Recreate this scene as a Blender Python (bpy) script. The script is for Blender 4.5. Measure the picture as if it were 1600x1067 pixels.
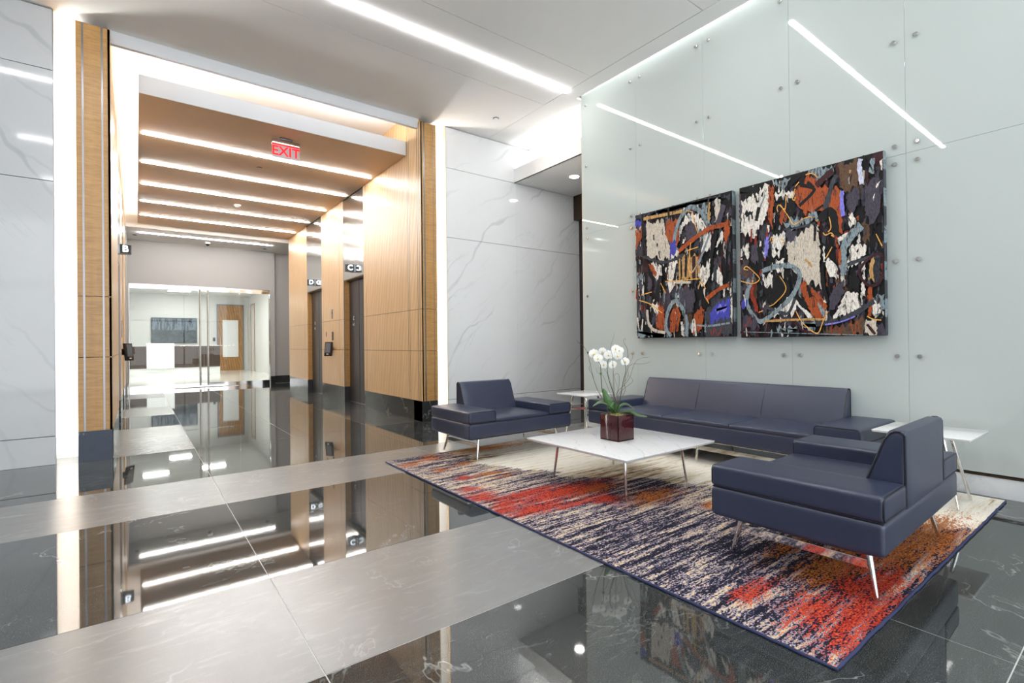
import bpy, bmesh, math, random
from mathutils import Vector, Matrix, noise as mnoise
for _o in list(bpy.data.objects): bpy.data.objects.remove(_o)
SC = bpy.context.scene
COL = SC.collection
PI = math.pi

# ------------------------------------------------------------------ camera, sky, exposure
cam_d = bpy.data.cameras.new('camera')
cam = bpy.data.objects.new('camera', cam_d); COL.objects.link(cam)
F_PX, YAW, PITCH, ROLL = 777.924, 0.6463, 0.0038, -0.0107
cam_d.sensor_fit = 'HORIZONTAL'; cam_d.sensor_width = 36.0; cam_d.lens = 36.0*F_PX/1600
cam_d.clip_start = 0.05; cam_d.clip_end = 200
_f = Vector((math.sin(YAW)*math.cos(PITCH), math.cos(YAW)*math.cos(PITCH), math.sin(PITCH)))
_r = Vector((math.cos(YAW), -math.sin(YAW), 0)); _u = _r.cross(_f)
_r2 = _r*math.cos(ROLL) + _u*math.sin(ROLL); _u2 = -_r*math.sin(ROLL) + _u*math.cos(ROLL)
cam.matrix_world = Matrix(((_r2.x, _u2.x, -_f.x, 0), (_r2.y, _u2.y, -_f.y, 0), (_r2.z, _u2.z, -_f.z, 1.25), (0, 0, 0, 1)))
SC.camera = cam

world = bpy.data.worlds.new('daylight'); SC.world = world; world.use_nodes = True
WB = world.node_tree.nodes['Background']
WB.inputs[0].default_value = (0.93, 0.97, 1.0, 1); WB.inputs[1].default_value = 2.25

SC.view_settings.view_transform = 'Standard'; SC.view_settings.look = 'None'
SC.view_settings.gamma = 1.0; SC.view_settings.use_curve_mapping = False
SC.view_settings.exposure = 0.76
SC.cycles.use_denoising = True
SC.cycles.max_bounces = 10; SC.cycles.diffuse_bounces = 4; SC.cycles.glossy_bounces = 5
SC.cycles.transmission_bounces = 6; SC.cycles.transparent_max_bounces = 12
SC.cycles.sample_clamp_indirect = 6.0
SC.cycles.caustics_reflective = False; SC.cycles.caustics_refractive = False
SC.cycles.blur_glossy = 0.5

E_LOBBY = 58.0      # linear lights of the elevator lobby
E_MAIN = 34.0       # linear lights of the main ceiling
E_COVE = 34.0       # led strip above the lobby ceiling
E_SLOT = 18.0       # led strip at the head of the glass wall
E_SIDE = 28.0       # vertical led strips beside the columns
E_PASS = 22.0       # led strip over the passage soffit
E_REC = 46.0        # reception ceiling lights

# ------------------------------------------------------------------ node helpers
class NT:
    def __init__(s, name):
        s.m = bpy.data.materials.new(name); s.m.use_nodes = True
        s.t = s.m.node_tree; s.b = s.t.nodes['Principled BSDF']; s.out = s.t.nodes['Material Output']
    def n(s, typ, **kw):
        x = s.t.nodes.new(typ)
        for k, v in kw.items():
            if k in ('operation', 'blend_type', 'data_type', 'noise_dimensions', 'wave_type', 'bands_direction', 'wave_profile', 'feature', 'attribute_name', 'clamp', 'interpolation_type', 'noise_type', 'distance'):
                setattr(x, k, v)
            else:
                key = int(k[1:]) if k[0] == 'i' and k[1:].isdigit() else k.replace('_', ' ')
                s.put(x.inputs[key], v)
        return x
    def put(s, sock, v):
        if hasattr(v, 'node') or isinstance(v, bpy.types.NodeSocket): s.t.links.new(v, sock)
        else:
            if isinstance(v, tuple) and len(v) == 3 and sock.type == 'RGBA': v = (*v, 1)
            sock.default_value = v
    def pos(s, scale=(1, 1, 1), rot=(0, 0, 0), obj=False):
        if obj: src = s.n('ShaderNodeTexCoord').outputs['Object']
        else: src = s.n('ShaderNodeNewGeometry').outputs['Position']
        mp = s.n('ShaderNodeMapping', Vector=src); mp.inputs['Scale'].default_value = scale; mp.inputs['Rotation'].default_value = rot
        return mp.outputs[0]
    def noise(s, vec, scale, detail=3, rough=.55, dist=0.0):
        return s.n('ShaderNodeTexNoise', Vector=vec, Scale=scale, Detail=detail, Roughness=rough, Distortion=dist).outputs[0]
    def math(s, op, a, b=0.0, c=0.0, clamp=False):
        x = s.n('ShaderNodeMath', operation=op, i0=a, i1=b, i2=c); x.use_clamp = clamp
        return x.outputs[0]
    def mix(s, fac, a, b, bt='MIX'):
        x = s.t.nodes.new('ShaderNodeMix'); x.data_type = 'RGBA'; x.blend_type = bt
        s.put(x.inputs[0], fac); s.put(x.inputs[6], a); s.put(x.inputs[7], b)
        return x.outputs[2]
    def ramp(s, fac, stops, interp='LINEAR'):
        x = s.n('ShaderNodeValToRGB', Fac=fac); r = x.color_ramp; r.interpolation = interp
        while len(r.elements) < len(stops): r.elements.new(0.5)
        for e, (p, c) in zip(r.elements, stops):
            e.position = p; e.color = (*c, 1) if len(c) == 3 else c
        return x.outputs[0]
    def smooth(s, v, a, b):
        x = s.n('ShaderNodeMapRange', i0=v, i1=a, i2=b); x.interpolation_type = 'SMOOTHSTEP'
        return x.outputs[0]
    def bump(s, h, strength=.2, dist=.01):
        s.put(s.b.inputs['Normal'], s.n('ShaderNodeBump', Height=h, Strength=strength, Distance=dist).outputs[0])
    def set(s, **kw):
        for k, v in kw.items():
            s.put(s.b.inputs[k.replace('_', ' ')], v)
        return s

def plain(name, col, rough=.5, metal=0.0, ior=1.5, grain=.0, gscale=60, **kw):
    """a plain surface with a faint procedural grain"""
    t = NT(name)
    c = col
    if grain:
        n = t.noise(t.pos(), gscale, 3)
        c = t.mix(n, tuple(x*(1-grain) for x in col), tuple(min(1, x*(1+grain)) for x in col))
    t.set(Base_Color=c, Roughness=rough, Metallic=metal, IOR=ior, **kw)
    return t.m

def emit(name, col, strength):
    t = NT(name)
    t.set(Base_Color=(.8, .8, .8), Emission_Color=col, Emission_Strength=strength)
    return t.m

def marble(name, base, vein, rough=.08, rot=(0, 0, 0), scale=1.0, amount=.55, ior=1.5):
    t = NT(name)
    v = t.pos((scale, scale, scale), rot)
    warp = t.noise(v, 1.1, 5, .6)
    vv = t.n('ShaderNodeVectorMath', operation='ADD', i0=v).outputs[0]
    w = t.n('ShaderNodeTexWave', Vector=v, Scale=.42, Distortion=6.5, Detail=4.0, wave_type='BANDS', bands_direction='X')
    w.inputs['Detail Scale'].default_value = .9; w.inputs['Detail Roughness'].default_value = .62
    line = t.math('MULTIPLY', t.smooth(w.outputs[1], .991, 1.0), t.smooth(t.noise(v, 1.3, 3), .42, .62))
    w2 = t.n('ShaderNodeTexWave', Vector=v, Scale=.9, Distortion=11.0, Detail=5.0, wave_type='BANDS', bands_direction='X')
    w2.inputs['Detail Scale'].default_value = .7
    line2 = t.smooth(w2.outputs[1], .97, 1.0)
    mask = t.smooth(t.noise(v, .9, 2), .45, .65)
    cloud = t.smooth(t.noise(v, .8, 4), .3, .8)
    v3 = t.n('ShaderNodeMapping', Vector=v); v3.inputs['Scale'].default_value = (3.2, 3.2, .38)
    n3 = t.noise(v3.outputs[0], .9, 6, .6, .5)
    fine = t.math('SUBTRACT', 1.0, t.smooth(t.math('ABSOLUTE', t.math('SUBTRACT', n3, .5)), 0.0, .010))
    fine = t.math('MULTIPLY', fine, t.smooth(t.noise(v, .7, 3), .46, .64))
    line = t.math('ADD', line, t.math('MULTIPLY', fine, .75), clamp=True)
    a = t.math('ADD', t.math('MULTIPLY', line, amount), t.math('MULTIPLY', t.math('MULTIPLY', line2, mask), amount*.6))
    a = t.math('ADD', a, t.math('MULTIPLY', cloud, .16), clamp=True)
    t.set(Base_Color=t.mix(a, base, vein), Roughness=rough, IOR=ior)
    return t.m

def stone(name, c0, c1, vein, rough, ior, vamt=.5, speck=.3, vrough=0.0):
    """dark or honed lobby stone with thin white veins"""
    t = NT(name)
    p = t.pos()
    base = t.mix(t.noise(p, 2.2, 6, .65, .6), c0, c1)
    streak = t.noise(t.pos((1.0, 5.0, 1)), 3.0, 6, .7, 1.2)
    base = t.mix(t.smooth(streak, .5, .8), base, tuple(x*(1.5 if rough < .1 else 1.12)+.004 for x in c1))
    sp = t.noise(p, 260, 2, .6)
    base = t.mix(t.math('MULTIPLY', t.smooth(sp, .56, .72), speck), base, vein)
    n = t.noise(p, .8, 6, .62, .5)
    ln = t.math('SUBTRACT', 1.0, t.smooth(t.math('ABSOLUTE', t.math('SUBTRACT', n, .5)), 0.0, .0065))
    msk = t.smooth(t.noise(p, 1.7, 3), .47, .62)
    n2 = t.noise(t.pos((1, 1.8, 1)), 2.3, 6, .6, 1.2)
    ln2 = t.math('SUBTRACT', 1.0, t.smooth(t.math('ABSOLUTE', t.math('SUBTRACT', n2, .5)), 0.0, .016))
    a = t.math('MULTIPLY', t.math('MULTIPLY', ln, msk), vamt)
    a = t.math('ADD', a, t.math('MULTIPLY', t.math('MULTIPLY', ln2, t.smooth(t.noise(p, 1.1, 3), .46, .7)), vamt*.38), clamp=True)
    t.set(Base_Color=t.mix(a, base, vein), Roughness=rough, IOR=ior)
    return t.m

def wood(name, light, dark, kind, rough=.22, coat=.5):
    t = NT(name)
    if kind == 'cathedral':          # quiet vertical figure, planks side by side
        v = t.pos((9, 9, .5))
        n = t.noise(v, 1.5, 5, .6, .8)
        w = t.n('ShaderNodeTexWave', Vector=t.pos((2.1, 2.1, .35)), Scale=2.6, Distortion=5.5, Detail=3.0, wave_type='BANDS', bands_direction='DIAGONAL')
        f = t.math('ADD', t.math('MULTIPLY', n, .6), t.math('MULTIPLY', w.outputs[1], .28))
        f = t.math('ADD', f, t.math('MULTIPLY', t.noise(t.pos((60, 60, 3)), 2.0, 3), .25))
    else:                            # rippled fiddleback figure across the leaf
        v = t.pos((3, 3, 26))
        n = t.noise(v, 1.6, 4, .65, 1.1)
        f = t.math('ADD', t.math('MULTIPLY', n, .8), t.math('MULTIPLY', t.noise(t.pos((8, 8, .6)), 2.0, 4), .3))
    c = t.mix(t.smooth(f, .3, .78), light, dark)
    t.set(Base_Color=c, Roughness=rough, Coat_Weight=coat, Coat_Roughness=.34)
    return t.m

def metal(name, col, rough=.15, wave=0.0):
    t = NT(name)
    b = t.noise(t.pos((90, 90, 1.2)), 3.0, 3)
    t.set(Base_Color=t.mix(b, tuple(x*.93 for x in col), col), Metallic=1.0, Roughness=rough)
    if wave:
        t.bump(t.noise(t.pos((1.6, 1.6, 2.6)), 1.3, 2, .4), wave, .08)
    return t.m

def glass_clear(name, tint=(.93, .97, .96)):
    t = NT(name); t.t.nodes.remove(t.b)
    fr = t.n('ShaderNodeFresnel', IOR=1.28).outputs[0]
    tr = t.n('ShaderNodeBsdfTransparent', Color=tint).outputs[0]
    gl = t.n('ShaderNodeBsdfGlossy', Color=(1, 1, 1), Roughness=0.0).outputs[0]
    mx = t.n('ShaderNodeMixShader', i0=fr, i1=tr, i2=gl).outputs[0]
    t.t.links.new(mx, t.out.inputs[0])
    return t.m

M = {}
M['ceil'] = plain('ceiling paint', (.88, .88, .875), .6, grain=.02, gscale=3)
M['fascia'] = plain('cool grey fascia paint', (.60, .615, .635), .6, grain=.02, gscale=3)
M['white'] = plain('white paint', (.86, .86, .85), .55, grain=.015, gscale=4)
M['tan'] = plain('tan ceiling paint', (.66, .47, .31), .5, grain=.02, gscale=4)
M['gap'] = plain('dark gap', (.03, .03, .03), .8, grain=.1)
M['grout'] = plain('pale grout', (.62, .62, .60), .7, grain=.06, gscale=90)
M['marble'] = marble('white marble', (.75, .765, .775), (.40, .42, .44), .07, (0, -.8, 0), .8, .36)  # lighter base stands in for the light the right wall lacks
M['marble_b'] = marble('white marble mirrored and darkened', (.53, .545, .56), (.28, .30, .32), .07, (0, .75, 0), .75, .36)  # same marble, base darkened to offset stronger daylight on the left
M['marble_top'] = marble('table marble', (.74, .745, .755), (.48, .50, .53), .12, (0, 0, .6), 3.6, .6)
M['dark_stone'] = stone('polished dark stone', (.010, .0115, .0115), (.050, .055, .054), (.50, .52, .51), .03, 1.88, .45, .30)
M['honed_stone'] = stone('honed grey stone', (.15, .15, .148), (.215, .215, .212), (.42, .42, .415), .25, 1.8, .28, .14)
M['mid_stone'] = stone('satin grey stone', (.055, .055, .052), (.10, .10, .096), (.45, .45, .44), .09, 1.9, .4, .12)
M['base_stone'] = stone('dark base stone', (.010, .012, .013), (.030, .033, .034), (.45, .45, .43), .14, 1.6, .5, .10)
M['slate_stone'] = stone('blue black base stone', (.006, .014, .034), (.014, .03, .062), (.30, .34, .40), .22, 1.5, .3, .16)
M['wood'] = wood('golden anigre panel', (.78, .545, .305), (.68, .435, .21), 'cathedral', .40, .25)
M['ripple'] = wood('rippled anigre in painted shade', (.50, .28, .09), (.33, .165, .042), 'ripple', .38, .2)  # same anigre as the panels, weaker light put into its darker colour
M['door_wood'] = wood('honey door veneer', (.45, .23, .06), (.30, .13, .03), 'cathedral', .35, .2)
M['walnut'] = wood('walnut desk veneer', (.07, .036, .022), (.03, .015, .009), 'ripple', .5, .0)
M['steel'] = metal('brushed steel', (.70, .69, .67), .14, .05)
M['strip'] = metal('steel inlay', (.24, .24, .26), .30)
M['chrome'] = metal('polished chrome', (.78, .77, .75), .06)
M['bronze'] = plain('dark bronze door', (.060, .050, .052), .34, .5, grain=.12, gscale=8)
M['bronze_trim'] = plain('bronze trim', (.055, .035, .022), .35, .7, grain=.1, gscale=20)
M['brass'] = plain('pale brass edge', (.55, .45, .32), .3, .6, grain=.05)
M['black'] = plain('black plastic', (.012, .012, .014), .3, grain=.1)
M['grey_wall'] = plain('grey linen wallcovering', (.42, .415, .41), .75, grain=.10, gscale=120)
M['rec_wall'] = plain('pale reception wall', (.72, .71, .69), .6, grain=.03, gscale=6)
M['rec_floor'] = plain('cream reception floor', (.74, .71, .66), .12, grain=.04, gscale=8)
M['gloss_white'] = plain('glossy white lacquer', (.85, .85, .85), .12, grain=.02, gscale=5)
M['green_glass'] = plain('backpainted pale green glass', (.465, .515, .502), .012, ior=1.52, grain=.012, gscale=1.2)
M['green_edge'] = plain('green glass edge', (.30, .42, .38), .1, grain=.05)
M['glass'] = glass_clear('clear glass')
M['leather'] = None
t = NT('navy leather')
nn = t.noise(t.pos(obj=True), 320, 2)
t.set(Base_Color=t.mix(t.noise(t.pos(obj=True), 2.5, 3), (.019, .025, .053), (.028, .035, .072)), Roughness=.36, IOR=1.6)
t.bump(nn, .06, .002)
M['leather'] = t.m
M['piping'] = plain('dark piping', (.006, .007, .014), .45, grain=.1)
M['pot'] = plain('oxblood glaze', (.050, .008, .010), .10, ior=1.6, grain=.25, gscale=14)
M['moss'] = plain('dry moss', (.20, .17, .06), .9, grain=.5, gscale=160)
M['leaf'] = plain('orchid leaf', (.06, .15, .04), .32, grain=.35, gscale=22)
M['stem'] = plain('orchid stem', (.035, .055, .016), .5, grain=.3, gscale=40)
M['twig'] = plain('curly willow twig', (.13, .095, .07), .7, grain=.4, gscale=60)
M['petal'] = plain('white petal', (.80, .79, .75), .5, grain=.04, gscale=60, Subsurface_Weight=.15)
M['lip'] = plain('cream flower lip', (.72, .60, .30), .5, grain=.2, gscale=120)
M['screen'] = None
M['e_lobby'] = emit('lobby linear light', (1, .97, .93), E_LOBBY)
M['e_main'] = emit('main linear light', (1, .99, .98), E_MAIN)
M['e_cove'] = emit('cove led', (.97, .98, 1), E_COVE)
M['e_slot'] = emit('glass wall led', (1, 1, .99), E_SLOT)
M['e_side'] = emit('side led', (1, .97, .90), E_SIDE)
M['e_pass'] = emit('passage led', (1, .99, .96), E_PASS)
M['e_down'] = emit('downlight lens', (1, .98, .95), 40)
M['e_rec'] = emit('reception light', (1, .98, .95), E_REC)
M['e_red'] = emit('red exit letter', (1, .006, .012), 1.0); M['e_red'].node_tree.nodes['Principled BSDF'].inputs['Base Color'].default_value = (.30, .002, .004, 1)
M['e_letter'] = emit('lit letter', (.80, .90, 1), 3.2)
M['white_ink'] = plain('white ink', (.85, .85, .85), .5, grain=.02)
# ------------------------------------------------------------------ mesh helpers
class MB:
    def __init__(s): s.v = []; s.f = []; s.mi = []; s.cur = 0
    def add(s, vs, fs):
        k = len(s.v); s.v += [tuple(p) for p in vs]
        for f in fs: s.f.append(tuple(i+k for i in f)); s.mi.append(s.cur)
        return s
    def box(s, x0, x1, y0, y1, z0, z1):
        x0, x1 = min(x0, x1), max(x0, x1); y0, y1 = min(y0, y1), max(y0, y1); z0, z1 = min(z0, z1), max(z0, z1)
        return s.add([(x, y, z) for x in (x0, x1) for y in (y0, y1) for z in (z0, z1)],
              [(0, 1, 3, 2), (4, 6, 7, 5), (0, 4, 5, 1), (2, 3, 7, 6), (0, 2, 6, 4), (1, 5, 7, 3)])
    def rbox(s, x0, x1, y0, y1, z0, z1, r, k=3, n=2, warp=None):
        """box with rounded edges; warp moves the finished points"""
        def ts(a, b):
            o = [a + r*(1-math.cos(i*PI/2/k)) for i in range(k)] + [a+r + (b-a-2*r)*i/n for i in range(n+1)] + [b - r*(1-math.cos((k-1-i)*PI/2/k)) for i in range(k)]
            return o
        X, Y, Z = ts(x0, x1), ts(y0, y1), ts(z0, z1)
        def rnd(p):
            q = [min(max(c, lo+r), hi-r) for c, lo, hi in zip(p, (x0, y0, z0), (x1, y1, z1))]
            d = Vector([a-b for a, b in zip(p, q)])
            if d.length > 1e-9: d = d.normalized()*r
            o = (q[0]+d.x, q[1]+d.y, q[2]+d.z)
            return warp(o) if warp else o
        idx = {}; vs = []; fs = []
        def vi(p):
            key = tuple(round(c, 6) for c in p)
            if key not in idx: idx[key] = len(vs); vs.append(rnd(p))
            return idx[key]
        def face(A, B, fn, flip):
            for i in range(len(A)-1):
                for j in range(len(B)-1):
                    q = [vi(fn(A[i], B[j])), vi(fn(A[i+1], B[j])), vi(fn(A[i+1], B[j+1])), vi(fn(A[i], B[j+1]))]
                    fs.append(tuple(q[::-1] if flip else q))
        face(X, Y, lambda a, b: (a, b, z1), 0); face(X, Y, lambda a, b: (a, b, z0), 1)
        face(X, Z, lambda a, b: (a, y0, b), 0); face(X, Z, lambda a, b: (a, y1, b), 1)
        face(Y, Z, lambda a, b: (x1, a, b), 0); face(Y, Z, lambda a, b: (x0, a, b), 1)
        return s.add(vs, fs)
    def tube(s, pts, r, n=8, closed=False, cap=True):
        P = [Vector(p) for p in pts]; N = len(P)
        R = r if isinstance(r, (list, tuple)) else [r]*N
        T = []
        for i in range(N):
            a = P[(i-1) % N] if closed or i > 0 else P[i]
            b = P[(i+1) % N] if closed or i < N-1 else P[i]
            T.append((b-a).normalized() if (b-a).length > 1e-9 else Vector((0, 0, 1)))
        u = T[0].orthogonal().normalized(); vs = []
        for i in range(N):
            u = (u - T[i]*u.dot(T[i]))
            u = u.normalized() if u.length > 1e-6 else T[i].orthogonal().normalized()
            w = T[i].cross(u)
            for j in range(n):
                a = 2*PI*j/n
                vs.append(P[i] + (u*math.cos(a) + w*math.sin(a))*R[i])
        fs = []
        for i in range(N if closed else N-1):
            for j in range(n):
                a, b = i*n, ((i+1) % N)*n
                fs.append((a+j, a+(j+1) % n, b+(j+1) % n, b+j))
        if cap and not closed:
            fs.append(tuple(range(n))[::-1]); fs.append(tuple((N-1)*n+j for j in range(n)))
        return s.add(vs, fs)
    def cyl(s, c, r, h, axis='z', n=24, r2=None):
        d = {'x': Vector((h, 0, 0)), 'y': Vector((0, h, 0)), 'z': Vector((0, 0, h))}[axis]
        return s.tube([Vector(c), Vector(c)+d], [r, r if r2 is None else r2], n)
    def lathe(s, c, prof, n=24, axis='z'):
        """prof: (radius, height along axis)"""
        vs = []; c = Vector(c)
        for r, h in prof:
            for j in range(n):
                a = 2*PI*j/n; p = (r*math.cos(a), r*math.sin(a), h)
                if axis == 'x': p = (h, p[0], p[1])
                if axis == 'y': p = (p[0], h, p[1])
                vs.append(c + Vector(p))
        fs = [(i*n+j, i*n+(j+1) % n, (i+1)*n+(j+1) % n, (i+1)*n+j) for i in range(len(prof)-1) for j in range(n)]
        fs += [tuple(range(n))[::-1], tuple((len(prof)-1)*n+j for j in range(n))]
        return s.add(vs, fs)
    def prism(s, poly, axis, a, b):
        """poly of 2d points (the two other axes in order) pushed from a to b"""
        def p3(q, h): return {'x': (h, q[0], q[1]), 'y': (q[0], h, q[1]), 'z': (q[0], q[1], h)}[axis]
        n = len(poly); vs = [p3(q, a) for q in poly] + [p3(q, b) for q in poly]
        fs = [tuple(range(n))[::-1], tuple(range(n, 2*n))] + [(i, (i+1) % n, n+(i+1) % n, n+i) for i in range(n)]
        return s.add(vs, fs)
    def build(s, name, mat, parent=None, smooth=False, kind=None, off=(0, 0, 0), fixn=True):
        me = bpy.data.meshes.new(name)
        o3 = Vector(off)
        me.from_pydata([tuple(Vector(p)-o3) for p in s.v], [], s.f)
        mats = mat if isinstance(mat, list) else [mat]
        for m in mats: me.materials.append(M[m] if isinstance(m, str) else m)
        if len(mats) > 1: me.polygons.foreach_set('material_index', s.mi)
        if fixn:
            b = bmesh.new(); b.from_mesh(me); bmesh.ops.recalc_face_normals(b, faces=b.faces); b.to_mesh(me); b.free()
        if smooth:
            me.polygons.foreach_set('use_smooth', [True]*len(me.polygons))
            me.set_sharp_from_angle(angle=math.radians(smooth if smooth is not True else 40))
        me.update()
        o = bpy.data.objects.new(name, me); COL.objects.link(o)
        if parent is not None: o.parent = parent
        if kind: o['kind'] = kind
        return o

def tag(o, label, cat, group=None, kind=None):
    o['label'] = label; o['category'] = cat
    if group: o['group'] = group
    if kind: o['kind'] = kind
    return o
def empty(name, loc=(0, 0, 0), rz=0.0):
    o = bpy.data.objects.new(name, None); COL.objects.link(o)
    o.location = loc; o.rotation_euler = (0, 0, rz); o.empty_display_size = .1
    return o
def thing(name, label, cat, loc=(0, 0, 0), rz=0.0, group=None):
    return tag(empty(name, loc, rz), label, cat, group)
def structure(name, loc=(0, 0, 0)):
    o = empty(name, loc); o['kind'] = 'structure'; return o
def copy_tree(o, parent=None):
    c = o.copy(); COL.objects.link(c)
    if parent is not None: c.parent = parent
    for ch in list(o.children): copy_tree(ch, c)
    return c
def glyphs(text, size, depth, place, face='-y', bold=True):
    """mesh of a text, its middle at place, facing along face"""
    cu = bpy.data.curves.new('letters', 'FONT'); cu.body = text; cu.size = size
    cu.align_x = 'CENTER'; cu.align_y = 'CENTER'; cu.extrude = depth/2; cu.resolution_u = 4
    if bold: cu.offset = size*.018
    tmp = bpy.data.objects.new('letters', cu); COL.objects.link(tmp)
    dg = bpy.context.evaluated_depsgraph_get()
    me = bpy.data.meshes.new_from_object(tmp.evaluated_get(dg))
    R = Matrix.Rotation(PI/2, 4, 'X')
    rz = {'-y': 0, '-x': -PI/2, '+x': PI/2}[face]
    R = Matrix.Translation(place) @ Matrix.Rotation(rz, 4, 'Z') @ R
    mb = MB(); mb.add([R @ v.co for v in me.vertices], [tuple(p.vertices) for p in me.polygons])
    bpy.data.objects.remove(tmp); bpy.data.meshes.remove(me)
    return mb
# ------------------------------------------------------------------ room constants
XW = 3.675          # lobby right wood wall
XL = -0.22          # lobby left wood wall
YM = 7.33           # marble wall on the right
ZC = 4.92           # main ceiling
XG = 5.38           # glass face of the lounge wall
ZT = 4.45           # underside of the tan lobby ceiling

# ------------------------------------------------------------------ floor: bed and tiles
floor = MB().box(-6.6, 8.2, -4.6, 18.04, -.12, -.0018).build('floor', 'grout'); floor['kind'] = 'structure'
TILES = {}
def tile(x0, x1, y0, y1, mat):
    g = .0022
    w, d = round(x1-x0, 3), round(y1-y0, 3)
    key = (w, d, mat)
    if key not in TILES:
        o = MB().rbox(-w/2+g, w/2-g, -d/2+g, d/2-g, -.011, 0, .0008, 1, 1).build('tile', mat, floor)
        TILES[key] = o
    else:
        o = TILES[key].copy(); COL.objects.link(o); o.parent = floor
    o.location = ((x0+x1)/2, (y0+y1)/2, 0)
D, Hn = 'dark_stone', 'honed_stone'
cols = [-5.798, -3.677, -1.556, .565, 2.686, 4.807, 6.928]
for y0, y1, m in [(-2.8, -1.2, D), (-1.2, .372, D), (.372, 1.945, D), (1.945, 2.94, Hn), (2.94, 4.54, D), (4.54, 5.575, Hn)]:
    for a, b in zip(cols, cols[1:]): tile(a, b, y0, y1, m)
for a, b in zip([-5.798, -3.677, -1.556, .565, 2.75, 4.807, 6.928], [-3.677, -1.556, .565, 2.75, 4.807, 6.928, 8.1]):
    tile(a, b, 5.575, 7.25, D)
tile(-2.2, -.51, 7.25, 7.62, D); tile(3.94, 4.807, 7.25, 7.62, D)
for y0, y1, m in [(7.25, 9.63, Hn), (9.63, 11.2, D), (11.2, 12.7, Hn), (12.7, 15.1, D), (15.1, 16.6, Hn), (16.6, 18.04, D)]:
    tile(-.5, .565, y0, y1, m)
for y0, y1 in [(7.25, 9.63), (9.63, 12.7), (12.7, 15.1), (15.1, 18.04)]:
    tile(.565, 1.72, y0, y1, D); tile(1.72, 2.85, y0, y1, D)
for y0, y1, m in [(7.4, 9.85, 'mid_stone'), (9.85, 11.75, D), (11.75, 12.95, 'mid_stone'), (12.95, 15.0, D), (15.0, 16.3, 'mid_stone'), (16.3, 18.04, D)]:
    tile(2.85, 3.95, y0, y1, m)
tile(2.85, 3.95, 7.25, 7.4, D); tile(3.95, 5.2, 16.0, 18.04, D)
rf = MB().box(-1.5, 6, 18.04, 30.2, -.12, 0).build('floor', 'rec_floor'); rf['kind'] = 'structure'

# ------------------------------------------------------------------ main ceiling: backing, panels with dark reveals
ceiling = MB().box(-6.6, 5.30, -4.6, 7.40, ZC+.03, ZC+.10).box(5.30, 5.98, 5.36, 7.40, ZC+.03, ZC+.10).build('ceiling', 'gap'); ceiling['kind'] = 'structure'
def cpanel(x0, x1, y0, y1, g=.0045):
    MB().box(x0+g, x1-g, y0+g, y1-g, ZC, ZC+.03).build('ceiling_panel', 'ceil', ceiling)
STRIP_Y = (5.29, 2.60, -.09)
edges = [(5.79, 7.405)]
for sy_ in STRIP_Y:
    pass
prev = 5.79
for sy_ in STRIP_Y:
    a, b = sy_-.5, sy_+.5
    if prev - b > .02: cpanel(-6.6, 5.04, b, prev)
    cpanel(-6.6, 5.04, sy_+.032, b, .0045); cpanel(-6.6, 5.04, a, sy_-.032, .0045)
    cpanel(-6.6, -1.62, sy_-.037, sy_+.037, .0)
    prev = a
cpanel(-6.6, 5.04, -4.6, prev)
MB().box(-6.6, 5.04, 5.795, 7.40, ZC, ZC+.03).build('ceiling_panel', 'ceil', ceiling)
MB().box(5.0445, 5.30, -4.6, 7.40, ZC, ZC+.03).build('ceiling_panel', 'ceil', ceiling)
MB().box(5.30, 5.96, 5.36, 7.40, ZC, ZC+.03).build('ceiling_panel', 'ceil', ceiling)
# slot above the glass wall
MB().box(5.285, 5.30, -4.6, 5.36, ZC-.002, 5.14).build('slot_lip', 'white', ceiling)
MB().box(5.30, 5.42, -4.6, 5.36, 5.12, 5.16).build('slot_top', 'white', ceiling)
# fascia and cove over the entrance of the lift lobby
fas = MB().box(XL, XW, 7.36, 7.42, ZC-.15, 5.2).build('trim_1', 'fascia'); fas['kind'] = 'structure'
cove = MB().box(XL-.1, XW+.1, 7.42, 16.3, 5.14, 5.2).build('ceiling', 'white'); cove['kind'] = 'structure'
slab = MB().box(.05, 3.665, 7.79, 15.98, ZT, ZT+.235).build('ceiling', 'tan'); slab['kind'] = 'structure'
MB().box(.049, 3.666, 7.784, 7.80, ZT+.0005, ZT+.236).build('fascia_board', 'fascia', slab)
MB().box(.044, .05, 7.784, 15.98, ZT+.0005, ZT+.236).build('fascia_board', 'fascia', slab)
endc = MB().box(XL-.1, 5.2, 16.12, 18.3, 4.36, 4.42).box(XL-.1, 5.2, 16.12, 16.18, 4.42, 5.2).build('ceiling', 'ceil'); endc['kind'] = 'structure'

# ------------------------------------------------------------------ marble walls beside the lobby entrance
def marble_wall(name, x0, x1, y, joints, vj, mat):
    w = MB().box(x0, x1, y+.02, y+.07, 0, ZC).build(name, 'gap'); w['kind'] = 'structure'
    zs = [0, *joints, ZC]
    for a, b in zip(zs, zs[1:]):
        xs = [x0, *vj, x1]
        for c, d in zip(xs, xs[1:]):
            g = .0035; h = .0006
            MB().box(c+(h if c != x0 else 0), d-(h if d != x1 else 0), y, y+.02, a+(g if a else .002), b-(g if b != ZC else .012)).build('marble_slab', mat, w)
    return w
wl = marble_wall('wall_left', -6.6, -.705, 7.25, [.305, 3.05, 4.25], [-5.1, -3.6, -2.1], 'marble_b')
wr = marble_wall('wall_back', 4.175, 7.3, YM, [.315, 3.05, 4.225], [5.66], 'marble')
MB().box(4.165, 4.175, YM-.004, YM+.07, 0, ZC-.01).build('edge_trim', 'brass', wr)
MB().box(-.705, -.698, 7.248, 7.32, 0, ZC-.01).build('edge_trim', 'strip', wl)
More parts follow.
